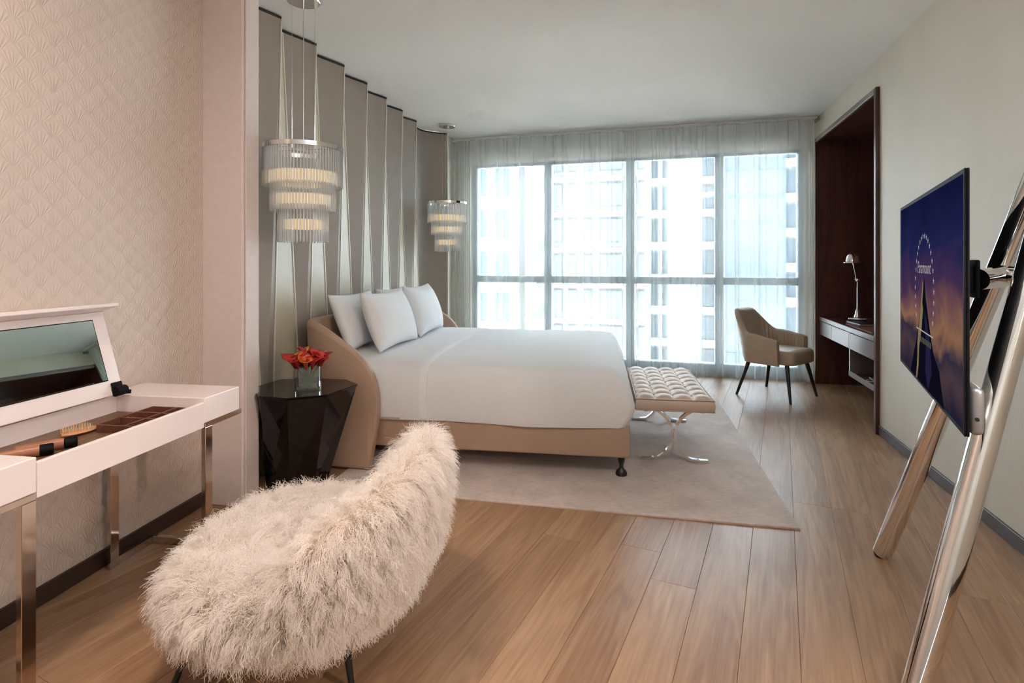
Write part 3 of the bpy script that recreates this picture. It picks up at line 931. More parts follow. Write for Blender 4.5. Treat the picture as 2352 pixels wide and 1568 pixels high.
# skirt of the cushion
ring = [j * (gx + 1) for j in range(gy, 0, -1)] + list(range(gx)) + [j * (gx + 1) + gx for j in range(gy)] + [gy * (gx + 1) + i for i in range(gx, 0, -1)]
n0 = len(vs_)
for k, (zz, bul) in enumerate(((bz1 - .02, .006), (.5 * (bz0 + bz1), .009), (bz0 + .01, .005), (bz0, -.004))):
    for idx in ring:
        x, y, _ = vs_[idx]
        ox = -1 if x < 1e-6 else (1 if x > BW - 1e-6 else 0)
        oy = -1 if y < 1e-6 else (1 if y > BL - 1e-6 else 0)
        vs_.append((x + ox * bul, y + oy * bul, zz))
prev = ring
nr = len(ring)
for k in range(4):
    cur = [n0 + k * nr + i for i in range(nr)]
    for i in range(nr):
        fs_.append((prev[i], prev[(i + 1) % nr], cur[(i + 1) % nr], cur[i]))
    prev = cur
fs_.append(tuple(prev))
cu_ = MB().add(vs_, fs_).build('cushion', 'leather_bench', bn, True, sharp=60)
for zz in (bz1 - .004, bz0 + .004):
    o_ = .004
    MB().tube([(-o_, -o_, zz), (BW + o_, -o_, zz), (BW + o_, BL + o_, zz), (-o_, BL + o_, zz), (-o_, -o_, zz)], .0042, 6).build('piping', 'leather', cu_)
bt = None
for i in range(1, 4):
    for j in range(1, 8):
        loc = (BW * i / 4, BL * j / 8, bz1 - .002)
        if bt is None:
            bt = MB().lathe([(.001, 0), (.009, 0), (.0085, .003), (.005, .005), (.001, .0055)], 10).build('button', 'leather_bench', cu_, True, loc=loc)
        else:
            copy_part(bt, cu_, loc)
for y in (.065, BL - .075):
    for sgn in (-1, 1):
        cx_ = BW / 2
        pts = []
        for i in range(25):
            a = R(-62 + 124 * i / 24)
            rr_ = .185
            # arc bulging towards the middle: touches its twin at half height
            pts.append((cx_ + sgn * (.0065 + rr_ * 1.18 * (1 - math.cos(a))), y, .1725 + .1675 * math.sin(a) / math.sin(R(62))))
        foot = pts[0]; head = pts[-1]
        pts = [(foot[0] + sgn * .10, y, .0065), (foot[0] + sgn * .05, y, .0065)] + [p for p in pts if p[2] > .012] + [(head[0] + sgn * .06, y, bz0 - .0065)]
        MB().tube(pts, 0, up=(0, 1, 0), flat=(.009, .016)).build('leg', 'chrome', bn, True, sharp=30)
MB().rbox(.05, .075, .03, BL - .03, bz0 - .014, bz0 - .0005, .002, 1).build('rail', 'chrome', bn)
MB().rbox(BW - .075, BW - .05, .03, BL - .03, bz0 - .014, bz0 - .0005, .002, 1).build('rail', 'chrome', bn)

# ================================================================== BED
bed = thing('bed', 'wide bed with wrap-around tan leather headboard and base', 'bed', LW(0, 0), TH)
BU0, BU1, BV0, BV1 = 3.505, 5.56, -1.98, .19
MB().rbox(BV0, BV1, BU0, BU1, .125 + RZ, .345, .014, 3).build('base', 'leather', bed, True)
MB().rbox(BV0 + .02, BV1 - .03, BU0 + .03, BU1 - .03, .346, .60, .05, 4).build('mattress', 'linen', bed, True)
leg_prof = [(.001, 0), (.034, 0), (.036, .012), (.030, .028), (.016, .040), (.012, .055), (.014, .070), (.020, .085), (.022, .105), (.022, .130), (.001, .131)]
for v, u in ((.14, 3.575), (.14, 5.49)):
    MB().lathe(leg_prof, 18, (v, u, RZ + .0002)).build('foot', 'black', bed, True)
# headboard: swept along a U in plan, arms dropping in a curve to the floor
HB0, HB1, HVB, HRC = 3.425, 5.64, -1.935, .30
def hb_path():
    P = []
    vf = -1.398
    l1 = vf - (HVB + HRC)
    for i in range(46):
        P.append((vf - l1 * (i / 46), HB0, 0, -1))
    for i in range(16):
        a = PI / 2 * i / 16
        P.append((HVB + HRC - HRC * math.sin(a), HB0 + HRC - HRC * math.cos(a), -math.sin(a), -math.cos(a)))
    for i in range(21):
        P.append((HVB, HB0 + HRC + (HB1 - HB0 - 2 * HRC) * i / 20, -1, 0))
    for i in range(1, 17):
        a = PI / 2 * i / 16
        P.append((HVB + HRC - HRC * math.cos(a), HB1 - HRC + HRC * math.sin(a), -math.cos(a), math.sin(a)))
    for i in range(1, 47):
        P.append((HVB + HRC + l1 * (i / 46), HB1, 0, 1))
    return P
crv_top = [(a - .025, b - .008) for a, b in [(-1.372, .43), (-1.373, .50), (-1.376, .54), (-1.39, .60), (-1.41, .655), (-1.445, .71), (-1.485, .755), (-1.54, .80), (-1.604, .842), (-1.66, .88), (-1.724, .915), (-1.80, .945), (-1.90, .962), (-2.1, .968)]]
crv_bot = [(a - .025, b) for a, b in [(-1.372, .40), (-1.374, .34), (-1.378, .30), (-1.39, .235), (-1.41, .12), (-1.43, .012), (-1.5, .012), (-2.1, .012)]]
def interp(tab, x):
    for (a, b), (c, d) in zip(tab[:-1], tab[1:]):
        if c <= x <= a:
            return b + (d - b) * (a - x) / (a - c)
    return tab[0][1] if x > tab[0][0] else tab[-1][1]
rings = []
for v, u, nv, nu in hb_path():
    arm = abs(nu)
    zt = interp(crv_top, v - .0); zb = interp(crv_bot, v)
    th = .036
    r_ = min(.03, (zt - zb) / 2.2)
    def q(off, z):
        fl_ = .05 * smst(.15, .9, z) * (1 if True else 0)   # flares outward as it rises
        return (v + nv * (off + fl_ * abs(nv)), u + nu * (off + fl_ * .35), z)
    prof = []
    for k in range(7):
        a = PI * k / 6
        prof.append(q(th * math.cos(a), zt - r_ + r_ * math.sin(a)))
    for k in range(7):
        a = PI + PI * k / 6
        prof.append(q(th * math.cos(a), zb + r_ + r_ * math.sin(a)))
    # add mid points on the long sides so that the sweep shades smoothly
    rings.append(prof[:7] + [q(-th, zb + (zt - zb) * .5)] + prof[7:] + [q(th, zb + (zt - zb) * .5)])
MB().loft(rings).build('headboard', 'leather', bed, True, sharp=60)

# ------------------------------------------------------------------ duvet with turned-down fold
def drape(v0, v1, u0, u1, grow, z_hem, fold=False, top=.690):
    prof = [(z_hem, .004), (z_hem + .015, .008), (.40, .018), (.46, .020), (.52, .016), (.58, .008), (.62, -.006), (.648, -.026), (.666, -.054), (.678, -.098), (.685, -.165), (top, -.27), (top + .004, -.45), (top + .006, -.80)]
    rings = []
    rgd = random.Random(5)
    for z, ins in prof:
        pts = []
        a, b = v0, v1
        g = grow
        n1, n2 = 50, 50
        foot = (.035 * math.sin(PI * smst(.30, .62, z)) if z < .62 else 0)
        ii = ins
        U0, U1 = u0 - ii - g, u1 + ii + g
        V1 = b + ii * 1.0 + g + foot
        V0 = a
        rc = .05 if z < .6 else .09
        wav = lambda s: .006 * math.sin(s * 7.3 + 1) * max(0, 1 - (z - z_hem) / .25) + .003 * math.sin(s * 17)
        for i in range(n1 + 1):
            vv = V0 + (V1 - rc - V0) * i / n1
            pts.append((vv, U0 + wav(vv), z + (.006 * math.sin(vv * 5 + .6) if z < z_hem + .02 else 0)))
        for i in range(1, 7):
            t = PI / 2 * i / 7
            pts.append((V1 - rc + rc * math.sin(t), U0 + rc - rc * math.cos(t), z + (.012 if z < z_hem + .02 else 0)))
        for i in range(n2 + 1):
            uu = U0 + rc + (U1 - U0 - 2 * rc) * i / n2
            pts.append((V1 + wav(uu), uu, z + (.012 + .006 * math.sin(uu * 5) if z < z_hem + .02 else 0)))
        for i in range(1, 7):
            t = PI / 2 * i / 7
            pts.append((V1 - rc + rc * math.cos(t), U1 - rc + rc * math.sin(t), z + (.012 if z < z_hem + .02 else 0)))
        for i in range(n1 + 1):
            vv = V1 - rc + (V0 - V1 + rc) * i / n1
            pts.append((vv, U1 - wav(vv), z + (.006 * math.sin(vv * 5 + 2.6) if z < z_hem + .02 else 0)))
        rings.append(pts)
    return rings
dv = thing('duvet', 'smooth white duvet spread over the bed and hanging down its sides', 'duvet', LW(0, 0, .0), TH)
rg1 = drape(-1.93, .165, 3.492, 5.573, 0, .318)
mb = MB().loft(rg1, closed=False)
# close the crown between the two long edges of the top ring
n_ = len(rg1[0]); last = (len(rg1) - 1) * n_
mb.f.append(tuple(range(last + n_ - 1, last - 1, -1)))
mb.build('cover', 'linen', dv, True, sharp=0)
def fold_sheet():
    vs2, fs2 = [], []
    prof = [(.325, .004), (.34, .008), (.40, .018), (.46, .020), (.52, .016), (.58, .008), (.62, -.006), (.648, -.026), (.666, -.054), (.678, -.098), (.685, -.165), (.690, -.27), (.694, -.45), (.696, -.80)]
    up = [(3.492 - i - .0045, z + (.0055 if k > 8 else .002)) for k, (z, i) in enumerate(prof)]
    dn = [(5.573 + i + .0045, z) for i, (u, z) in zip([p[1] for p in prof], up)][::-1]
    sec = up + dn
    nvv = 14
    for k in range(nvv + 1):
        v = -1.90 + (-1.095 + 1.90) * k / nvv
        for u, z in sec:
            w = .0025 if k == nvv else 0
            vs2.append((v, u, z - w * (1 if z > .6 else 0) - 0))
    n = len(sec)
    for k in range(nvv):
        for i in range(n - 1):
            a = k * n + i
            fs2.append((a, a + 1, a + n + 1, a + n))
    m = MB().add(vs2, fs2)
    return m
fs_o = fold_sheet().build('turned_down_fold', 'linen', dv, True, sharp=0)
so = fs_o.modifiers.new('thickness', 'SOLIDIFY'); so.thickness = .006; so.offset = 0

# ------------------------------------------------------------------ pillows
def pillow(label, v, u, z, w, hgt, th, tilt, yaw=0., seed=1):
    n = 26
    vs2, fs2 = [], []
    rgp = random.Random(seed)
    k1, k2 = rgp.uniform(0, 6), rgp.uniform(0, 6)
    for side in (1, -1):
        for j in range(n + 1):
            for i in range(n + 1):
                a, b = -1 + 2 * i / n, -1 + 2 * j / n
                # pointed corners, hollow edges
                px_ = a * (1 - .085 * (1 - b * b) ** 1.0 * abs(a) ** 2)
                py_ = b * (1 - .10 * (1 - a * a) ** 1.0 * abs(b) ** 2)
                bulge = ((1 - a ** 2) * (1 - b ** 2)) ** .48
                wr = .10 * math.sin(5 * a + k1) * math.sin(4 * b + k2) * (1 - abs(a)) * .5
                vs2.append((side * th / 2 * bulge * (1 + wr) , px_ * w / 2, hgt / 2 + py_ * hgt / 2))
    N1 = (n + 1) * (n + 1)
    for s_ in (0, 1):
        for j in range(n):
            for i in range(n):
                q_ = s_ * N1 + j * (n + 1) + i
                f_ = (q_, q_ + 1, q_ + n + 2, q_ + n + 1)
                fs2.append(f_ if s_ == 0 else f_[::-1])
    bm = bmesh.new()
    for p in vs2: bm.verts.new(p)
    bm.verts.ensure_lookup_table()
    for f_ in fs2: bm.faces.new([bm.verts[i] for i in f_])
    bmesh.ops.remove_doubles(bm, verts=bm.verts[:], dist=1e-5)
    bm.verts.index_update()
    m = MB().add([v_.co[:] for v_ in bm.verts], [[v_.index for v_ in f_.verts] for f_ in bm.faces])
    bm.free()
    o = m.build('pillow', 'pillow', smooth=True, sharp=0)
    o.location = LW(v, u, z)
    o.rotation_euler = (Matrix.Rotation(TH + yaw, 3, 'Z') @ Matrix.Rotation(-tilt, 3, 'Y')).to_euler()
    tag(o, label, 'pillow', 'white bed pillows')
    return o
PZ = .705
pillow('white pillow at the back nearest the flowers', -1.735, 4.085, PZ, .74, .44, .18, R(22), 0, 1)
pillow('white pillow at the back nearest the window', -1.735, 4.95, PZ, .74, .44, .18, R(22), 0, 2)
pillow('white front pillow in the middle of the bed', -1.50, 4.10, PZ, .76, .45, .22, R(20), R(-2), 3)
pillow('white front pillow on the window side', -1.50, 4.94, PZ, .80, .46, .22, R(20), R(2), 4)

# ================================================================== BEDSIDE
bt_ = thing('bedside_table', 'faceted black lacquer bedside table beside the headboard', 'table', LW(0, 0), TH)
topo = [(-2.04, 3.02), (-1.87, 2.86), (-1.69, 2.84), (-1.51, 2.955), (-1.455, 3.235), (-1.585, 3.355), (-1.80, 3.355), (-2.0, 3.30)]
cxo = sum(p[0] for p in topo) / 8; cyo = sum(p[1] for p in topo) / 8
def sc_(k, dx=0, dy=0): return [(cxo + (x - cxo) * k + dx, cyo + (y - cyo) * k + dy) for x, y in topo]
MB().hexa([(x, y, .585) for x, y in sc_(.985)], [(x, y, .60) for x, y in topo]).bevel(.002, 1).build('tabletop', 'black_lacquer', bt_)
lowr = [(-1.99, 3.12), (-1.945, 3.05), (-1.80, 3.06), (-1.70, 3.16), (-1.66, 3.25), (-1.70, 3.33), (-1.80, 3.35), (-1.95, 3.30)]
midr = [(x * .55 + lx * .45, y * .55 + ly * .45) for (x, y), (lx, ly) in zip(sc_(.97), lowr)]
MB().loft([[(x, y, .001) for x, y in lowr], [(x, y, .5845) for x, y in sc_(.97)]]).build('pedestal', 'black_lacquer', bt_)

# vase and callas
VC = LW(-1.70, 3.085, .6003)
vz = thing('glass_vase', 'clear square glass vase on the black bedside table', 'vase', VC, TH + R(38))
def rsq(hw_, ch_, z):
    return [(hw_ - ch_, -hw_, z), (hw_, -hw_ + ch_, z), (hw_, hw_ - ch_, z), (hw_ - ch_, hw_, z), (-hw_ + ch_, hw_, z), (-hw_, hw_ - ch_, z), (-hw_, -hw_ + ch_, z), (-hw_ + ch_, -hw_, z)]
vh, hwv = .135, .066
MB().loft([rsq(hwv, .012, 0), rsq(hwv, .012, vh), rsq(hwv - .006, .010, vh), rsq(hwv - .006, .010, .016)]).build('glass', 'vase_glass', vz)
MB().loft([rsq(hwv - .0065, .010, .0165), rsq(hwv - .0065, .010, .052)]).build('water', 'water', vz)
def petal_mat(i, c1, c2):
    m, nt, N, Lk, p = newmat('calla_petal_%d' % i)
    tc = N.new('ShaderNodeTexCoord'); s_ = N.new('ShaderNodeSeparateXYZ')
    n = N.new('ShaderNodeTexNoise'); n.inputs['Scale'].default_value = 40
    Lk.new(tc.outputs['Object'], n.inputs['Vector'])
    Lk.new(tc.outputs['Generated'], s_.inputs[0])
    a = N.new('ShaderNodeMath'); a.operation = 'MULTIPLY_ADD'; a.inputs[1].default_value = .5
    Lk.new(n.outputs[0], a.inputs[0]); Lk.new(s_.outputs['Z'], a.inputs[2])
    r_ = N.new('ShaderNodeValToRGB')
    r_.color_ramp.elements[0].color = (*c1, 1); r_.color_ramp.elements[1].color = (*c2, 1)
    r_.color_ramp.elements[0].position = .35; r_.color_ramp.elements[1].position = 1.1 if False else 1.
    Lk.new(a.outputs[0], r_.inputs[0]); Lk.new(r_.outputs[0], p.inputs['Base Color'])
    p.inputs['Roughness'].default_value = .45
    return m
PM = [petal_mat(0, (.22, .008, .006), (.55, .03, .015)), petal_mat(1, (.28, .02, .006), (.75, .16, .03)), petal_mat(2, (.16, .004, .010), (.42, .012, .02)), petal_mat(3, (.45, .09, .01), (.85, .36, .05))]
def calla_mesh():
    rings = []
    n = 18
    for k in range(9):
        t = k / 8
        r_ = .006 + .006 * t + .020 * t ** 2.6
        ring_ = []
        for i in range(n):
            a = 2 * PI * i / n
            tip = (.5 + .5 * math.cos(a)) ** 4
            ring_.append((r_ * (1 + .55 * t ** 4 * tip) * math.cos(a), r_ * math.sin(a), .060 * t + .018 * t ** 3 * tip - .010 * t ** 5 * (.5 - .5 * math.cos(a))))
        rings.append(ring_)
    for k in range(7, 1, -1):
        t = k / 8
        rings.append([(x * .9, y * .9, z + .0012) for x, y, z in rings[k]])
    return MB().loft(rings, cap=(True, True))
bl_me = [calla_mesh().mesh('bloom', PM[i], True, 0) for i in range(4)]
rf = random.Random(21)
words = ['deep red calla at the right edge of the bouquet', 'orange calla at the left edge of the bouquet']
spots = [(0, 0, 1.0)]
for i in range(6): spots.append((.042 * math.cos(i * PI / 3 + .3), .042 * math.sin(i * PI / 3 + .3), .86))
for i in range(11): spots.append((.080 * math.cos(i * PI / 5.5), .080 * math.sin(i * PI / 5.5), .60))
for i, (x, y, k) in enumerate(spots):
    x += rf.uniform(-.006, .006); y += rf.uniform(-.006, .006)
    c = Vector(VC)
    rt = rf.choice((0, 0, 1, 2, 0, 2))
    if i in (4, 12): rt = 3
    colr = {0: 'red', 1: 'orange-red', 2: 'dark crimson', 3: 'orange'}[rt]
    f_ = thing('calla_lily', 'red and orange calla lily in the glass vase', 'flower', (c.x, c.y, c.z + .018), 0, 'callas in the glass vase')
    hgt = .085 + .045 * k
    top_ = Vector((x * .92, y * .92, hgt))
    low_ = Vector((x * .28, y * .28, 0))
    midp = Vector((x * .42, y * .42, hgt * .62))
    MB().tube([low_, midp, top_], .0038, 7).build('stem', 'stem', f_, True)
    bo = bpy.data.objects.new('bloom', bl_me[rt])
    COL.objects.link(bo)
    bo.parent = f_
    dirv = Vector((x * 4.2, y * 4.2, 1)).normalized() if k < .99 else Vector((.1, 0, 1)).normalized()
    q_ = dirv.to_track_quat('Z', 'Y')
    bo.location = top_ - dirv * .004
    bo.rotation_euler = (q_.to_matrix() @ Matrix.Rotation(rf.uniform(0, 6.28), 3, 'Z')).to_euler()
    s_ = rf.uniform(1.1, 1.35)
    bo.scale = (s_, s_, s_ * .95)

# ================================================================== CHANDELIERS
def chandelier(label, v, u):
    t = thing('crystal_chandelier', label, 'chandelier', LW(v, u, H), TH, 'tiered crystal pendants flanking the bed')
    o = -H
    MB().lathe([(.001, -.0005), (.10, -.0005), (.10, -.014), (.094, -.020), (.001, -.021)], 32).build('canopy', 'chrome', t, True)
    for a in (0, 2.1, 4.2):
        MB().tube([(.075 * math.cos(a), .075 * math.sin(a), -.02), (.075 * math.cos(a), .075 * math.sin(a), 2.03 + o)], .0012, 5).build('wire', 'nickel', t)
    MB().tube([(0, 0, -.02), (0, 0, 1.56 + o)], .003, 6).build('cord', 'nickel', t)
    R1, R2, R3 = .226, .185, .142
    rg0 = []
    MB().loft([[(r_ * math.cos(2 * PI * i / 48), r_ * math.sin(2 * PI * i / 48), z + o) for i in range(48)] for r_, z in ((R1 - .006, 2.020), (R1 + .008, 2.020), (R1 + .008, 2.046), (R1 - .006, 2.046), (R1 - .006, 2.020))], cap=(False, False)).build('top_ring', 'chrome', t, True)
    for a in (0, PI / 3, 2 * PI / 3):
        MB().tube([(-(R1 - .008) * math.cos(a), -(R1 - .008) * math.sin(a), 2.030 + o), ((R1 - .008) * math.cos(a), (R1 - .008) * math.sin(a), 2.030 + o)], .004, 6).build('spoke', 'chrome', t)
    for rr_, za, zb in ((R1 - .032, 1.822, 1.888), (R2 - .032, 1.690, 1.752), (R3 - .032, 1.548, 1.602)):
        MB().loft([[(r_ * math.cos(2 * PI * i / 40), r_ * math.sin(2 * PI * i / 40), z + o) for i in range(40)] for r_, z in ((rr_, za), (rr_ + .004, za), (rr_ + .004, zb), (rr_, zb), (rr_, za))], cap=(False, False)).build('lamp_band', 'glow', t, True)
        for a in (.4, 2.5, 4.6):
            MB().tube([(rr_ * math.cos(a), rr_ * math.sin(a), za + o), (rr_ * math.cos(a), rr_ * math.sin(a), zb + .075 + o)], .002, 5).build('hanger', 'nickel', t)
    rods = []
    for rr_, za, zb, n in ((R1, 1.800, 2.019, 78), (R2, 1.652, 1.860, 64), (R3, 1.466, 1.715, 48)):
        src = None
        for i in range(n):
            a = 2 * PI * i / n
            loc = (rr_ * math.cos(a), rr_ * math.sin(a), za + o)
            if src is None:
                src = MB().tube([(0, 0, 0), (0, 0, zb - za)], .0062, 8).build('crystal_rod', 'crystal', t, True, loc=loc)
            else:
                copy_part(src, t, loc)
    return t
chandelier('large three-tier crystal chandelier above the black bedside table', -1.782, 3.18)
chandelier('far three-tier crystal chandelier hanging beside the curtain', -1.765, 6.40)

# ================================================================== VANITY
va = thing('vanity_table', 'pale pink lacquer vanity with open mirrored lid along the wallpaper wall', 'vanity', LW(0, 0), TH)
VB, VF, Z0, Z1 = -2.150, -1.65, .664, .77
UN, UA, UB, UE = 1.195, 1.427, 2.142, 2.374
MB().rbox(VB, VF, UN, UA - .001, Z0, Z1, .003, 2).build('cabinet', 'lacquer', va)
MB().rbox(VB, VF, UB + .001, UE, Z0, Z1, .003, 2).build('cabinet', 'lacquer', va)
MB().rbox(VF - .018, VF, UA, UB, Z0 - .018, Z1 - .018, .002, 2).build('front_rail', 'lacquer', va)
MB().rbox(VB, VB + .08, UA, UB, Z0, Z1 - .001, .002, 2).build('back_rail', 'lacquer', va)
tb = MB().box(VB + .081, VF - .019, UA, UB, Z0 - .010, Z0 + .034).build('tray_bottom', 'tray', va)
zt0, zt1 = Z0 + .0345, Z0 + .064
for a, b, c, d in ((VF - .24, VF - .0195, 1.965, 1.973), (VF - .24, VF - .0195, 2.134, 2.1415), (VF - .246, VF - .238, 1.87, 2.1415), (VF - .13, VF - .122, 1.87, 2.133), (VF - .24, VF - .0195, 1.862, 1.870), (VF - .24, VF - .0195, 2.045, 2.053)):
    MB().box(a, b, c, d, zt0, zt1).build('tray_divider', 'tray_dark', va)
MB().box(VF - .12, VF - .02, 1.965, 2.044, zt0, zt0 + .02).build('tray_box', 'black_plastic', va)
# lid
lid = bpy.data.objects.new('lid', None)
COL.objects.link(lid); lid.parent = va
lid.location = (-2.035, 0, .782); lid.rotation_euler = (0, R(-16.8), 0)
LHT = .365
MB().rbox(-.019, 0, UA + .002, UB - .002, 0, LHT, .002, 1).build('lid_panel', 'lacquer', lid)
MB().rbox(-.019, .086, UA + .002, UB - .002, LHT + .0005, LHT + .016, .002, 1).build('lid_lip', 'lacquer', lid)
MB().rbox(.0003, .0035, UA + .066, UB - .066, .068, LHT - .036, .001, 1).build('mirror', 'mirror', lid)
MB().rbox(.0003, .0018, UA + .062, UB - .062, .064, LHT - .032, .0005, 1).build('mirror_edge', 'black_plastic', lid)
hg = MB()
for u_ in (UB - .028, UA + .028):
    h_ = MB().tube([(.014, u_ - .030, .012), (.014, u_ + .020, .012)], .021, 16).build('hinge', 'black_plastic', lid, True)
    MB().rbox(.002, .012, u_ - .032, u_ + .020, .012, .052, .003, 1).build('hinge_plate', 'black_plastic', h_)
    MB().tube([(.026, u_ + .015, .0), (.034, u_ + .026, -.004)], .009, 12).build('hinge_pin', 'black_plastic', h_, True)
# leg frames
def leg_frame(uf, dirn, uend):
    # front and back C-shaped bars joined across the floor
    for vv in (VF - .012, VB + .030):
        MB().rbox(vv - .010, vv + .010, uf - .022, uf + .022, .0005, Z0 - .0225, .0015, 1).build('leg', 'bronze', va)
        a, b = sorted((uf - .022 * dirn, uend))
        MB().rbox(vv - .010, vv + .010, a, b, Z0 - .0222, Z0 - .0005, .0015, 1).build('top_bar', 'bronze', va)
        a, b = sorted((uf + .0225 * dirn, uend))
        MB().rbox(vv - .010, vv + .010, a, b, .0005, .036, .0015, 1).build('floor_bar', 'bronze', va)
    MB().rbox(VB + .0405, VF - .0225, uend - .011, uend + .011, .0005, .036, .0015, 1).build('cross_bar', 'bronze', va)
leg_frame(2.172, 1, UE + .020)
leg_frame(1.405, -1, UN - .01)

# things in the drawer
def rotz_dir(ang): return TH + ang
hb = thing('hairbrush', 'wooden paddle hairbrush lying bristles up in the vanity drawer', 'hairbrush', LW(-1.945, 1.835, Z0 + .0345), TH + R(-17))
# local y runs towards the handle
body = []
for k in range(25):
    t = k / 24
    y = -.055 + .235 * t
    if t < .5:
        w = .034 * math.sqrt(max(.02, 1 - ((t - .25) / .26) ** 2))
    else:
        w = .010 + .004 * math.sin((t - .5) / .5 * PI)
    w = max(w, .010 if t > .4 else .006)
    hgt = .016 if t < .5 else .015
    body.append([(w * math.cos(a), y, .009 + hgt / 2 * math.sin(a) + (.012 * max(0, t - .5))) for a in [2 * PI * i / 12 for i in range(12)]])
MB().loft(body).build('handle', 'brush', hb, True)
bm_ = MB()
for i in range(9):
    for j in range(6):
        y = -.045 + .010 * i; x = -.022 + .0088 * j
        if (x / .030) ** 2 + ((y + .003) / .052) ** 2 > .95: continue
        bm_.tube([(x, y, .012), (x * 1.25, y * 1.06, .034)], .0011, 4)
bm_.build('bristles', 'bristle', hb, kind='stuff')
def bottle(label, v, u, ang):
    t = thing('grooming_tool', label, 'grooming tool', LW(v, u, Z0 + .0345 + .019), TH + ang, 'wooden handled tools in the vanity drawer')
    def lt(prof): 
        return [[(r_ * math.cos(2 * PI * i / 18), y, r_ * math.sin(2 * PI * i / 18)) for i in range(18)] for y, r_ in prof]
    MB().loft(lt([(-.10, .006), (-.095, .012), (-.05, .015), (.0, .0178), (.03, .0182), (.031, .017)])).build('handle', 'red_wood', t, True)
    MB().loft(lt([(.0312, .017), (.032, .0186), (.064, .0186), (.068, .016)])).build('cap', 'black_plastic', t, True)
bottle('wooden tool with black cap in the drawer, nearer the drawer front', -1.87, 1.585, R(-42))
bottle('wooden tool with black cap in the drawer, behind the other one', -1.862, 1.665, R(-46))

# ================================================================== FUR CHAIR
def fur_material():
    m, nt, N, Lk, p = newmat('curly_lamb_fur')
    N.remove(p)
    out = N['Material Output']
    d = N.new('ShaderNodeBsdfDiffuse'); d.inputs[0].default_value = (.93, .85, .785, 1)
    tl = N.new('ShaderNodeBsdfTranslucent'); tl.inputs[0].default_value = (.93, .84, .76, 1)
    hi = N.new('ShaderNodeHairInfo')
    r_ = N.new('ShaderNodeValToRGB')
    r_.color_ramp.elements[0].color = (.88, .78, .68, 1)
    r_.color_ramp.elements[1].color = (.97, .92, .88, 1)
    Lk.new(hi.outputs['Intercept'], r_.inputs[0])
    Lk.new(r_.outputs[0], d.inputs[0]); Lk.new(r_.outputs[0], tl.inputs[0])
    a = N.new('ShaderNodeMixShader'); a.inputs[0].default_value = .35
    Lk.new(d.outputs[0], a.inputs[1]); Lk.new(tl.outputs[0], a.inputs[2])
    Lk.new(a.outputs[0], out.inputs[0])
    return m
M_['fur'] = fur_material()
M_['hide'] = mat('cream_hide', (.60, .50, .42), .9, bump=(60, .4), var=.05)
FC = Vector((-1.235, 1.70, 0)); FPHI = R(8)
fc = thing('fur_chair', 'shaggy cream lambskin chair with low curved back, drawn up to the vanity', 'chair', FC, FPHI)
SA, SB, SZ = .36, .415, .40
def seat_pt(t, k):
    """k 0..1 from the underside centre over the rim to the top centre"""
    prof = [(.0, .238), (.6, .232), (.90, .242), (1.0, .275), (1.03, .315), (1.0, .358), (.93, .380), (.8, .388), (.5, .378), (.2, .372), (.0, .370)]
    x = k * (len(prof) - 1); i = min(int(x), len(prof) - 2); f_ = x - i
    r_ = prof[i][0] * (1 - f_) + prof[i + 1][0] * f_; z = prof[i][1] * (1 - f_) + prof[i + 1][1] * f_
    ex = 2.3
    c_, s_ = math.cos(t), math.sin(t)
    k_ = (abs(c_) ** ex + abs(s_) ** ex) ** (-1 / ex)
    return Vector((SA * r_ * k_ * c_, SB * r_ * k_ * s_, z))
rings = []
for k in range(1, 30):
    rings.append([tuple(seat_pt(2 * PI * i / 56, k / 30)) for i in range(56)])
seat_mb = MB().loft(rings)
seat_o = seat_mb.build('seat', 'hide', fc, True)
# the back: a padded band that rises behind the seat and dies away to both sides
SPAN = R(71)
def back_h(a):
    q_ = abs(a) / SPAN
    return .02 + .30 * math.cos(a) ** .9 * max(0, 1 - q_ ** 11.0) ** .7
rings = []
nb = 48
for i in range(nb + 1):
    a = -SPAN + 2 * SPAN * i / nb
    hh = back_h(a)
    ring_ = []
    endk = min(1, min(i, nb - i) / 4 + .25)
    thk = .045 * endk
    for k in range(16):
        b = 2 * PI * k / 16
        up_ = .5 + .5 * math.sin(b)
        z = .275 + (.08 + hh + .035 * min(1, hh / .1)) * up_
        out = thk * math.cos(b) + .01 + .075 * up_ * hh / .33 + .01 * math.sin(up_ * PI)
        ex = 2.3
        c_, s_ = math.cos(a), math.sin(a)
        k_ = (abs(c_) ** ex + abs(s_) ** ex) ** (-1 / ex)
        ring_.append(((SA * .96 * k_ + out) * c_, (SB * .96 * k_ + out) * s_, z))
    rings.append(ring_)
back_mb = MB().loft(rings)
back_o = back_mb.build('backrest', 'hide', fc, True)

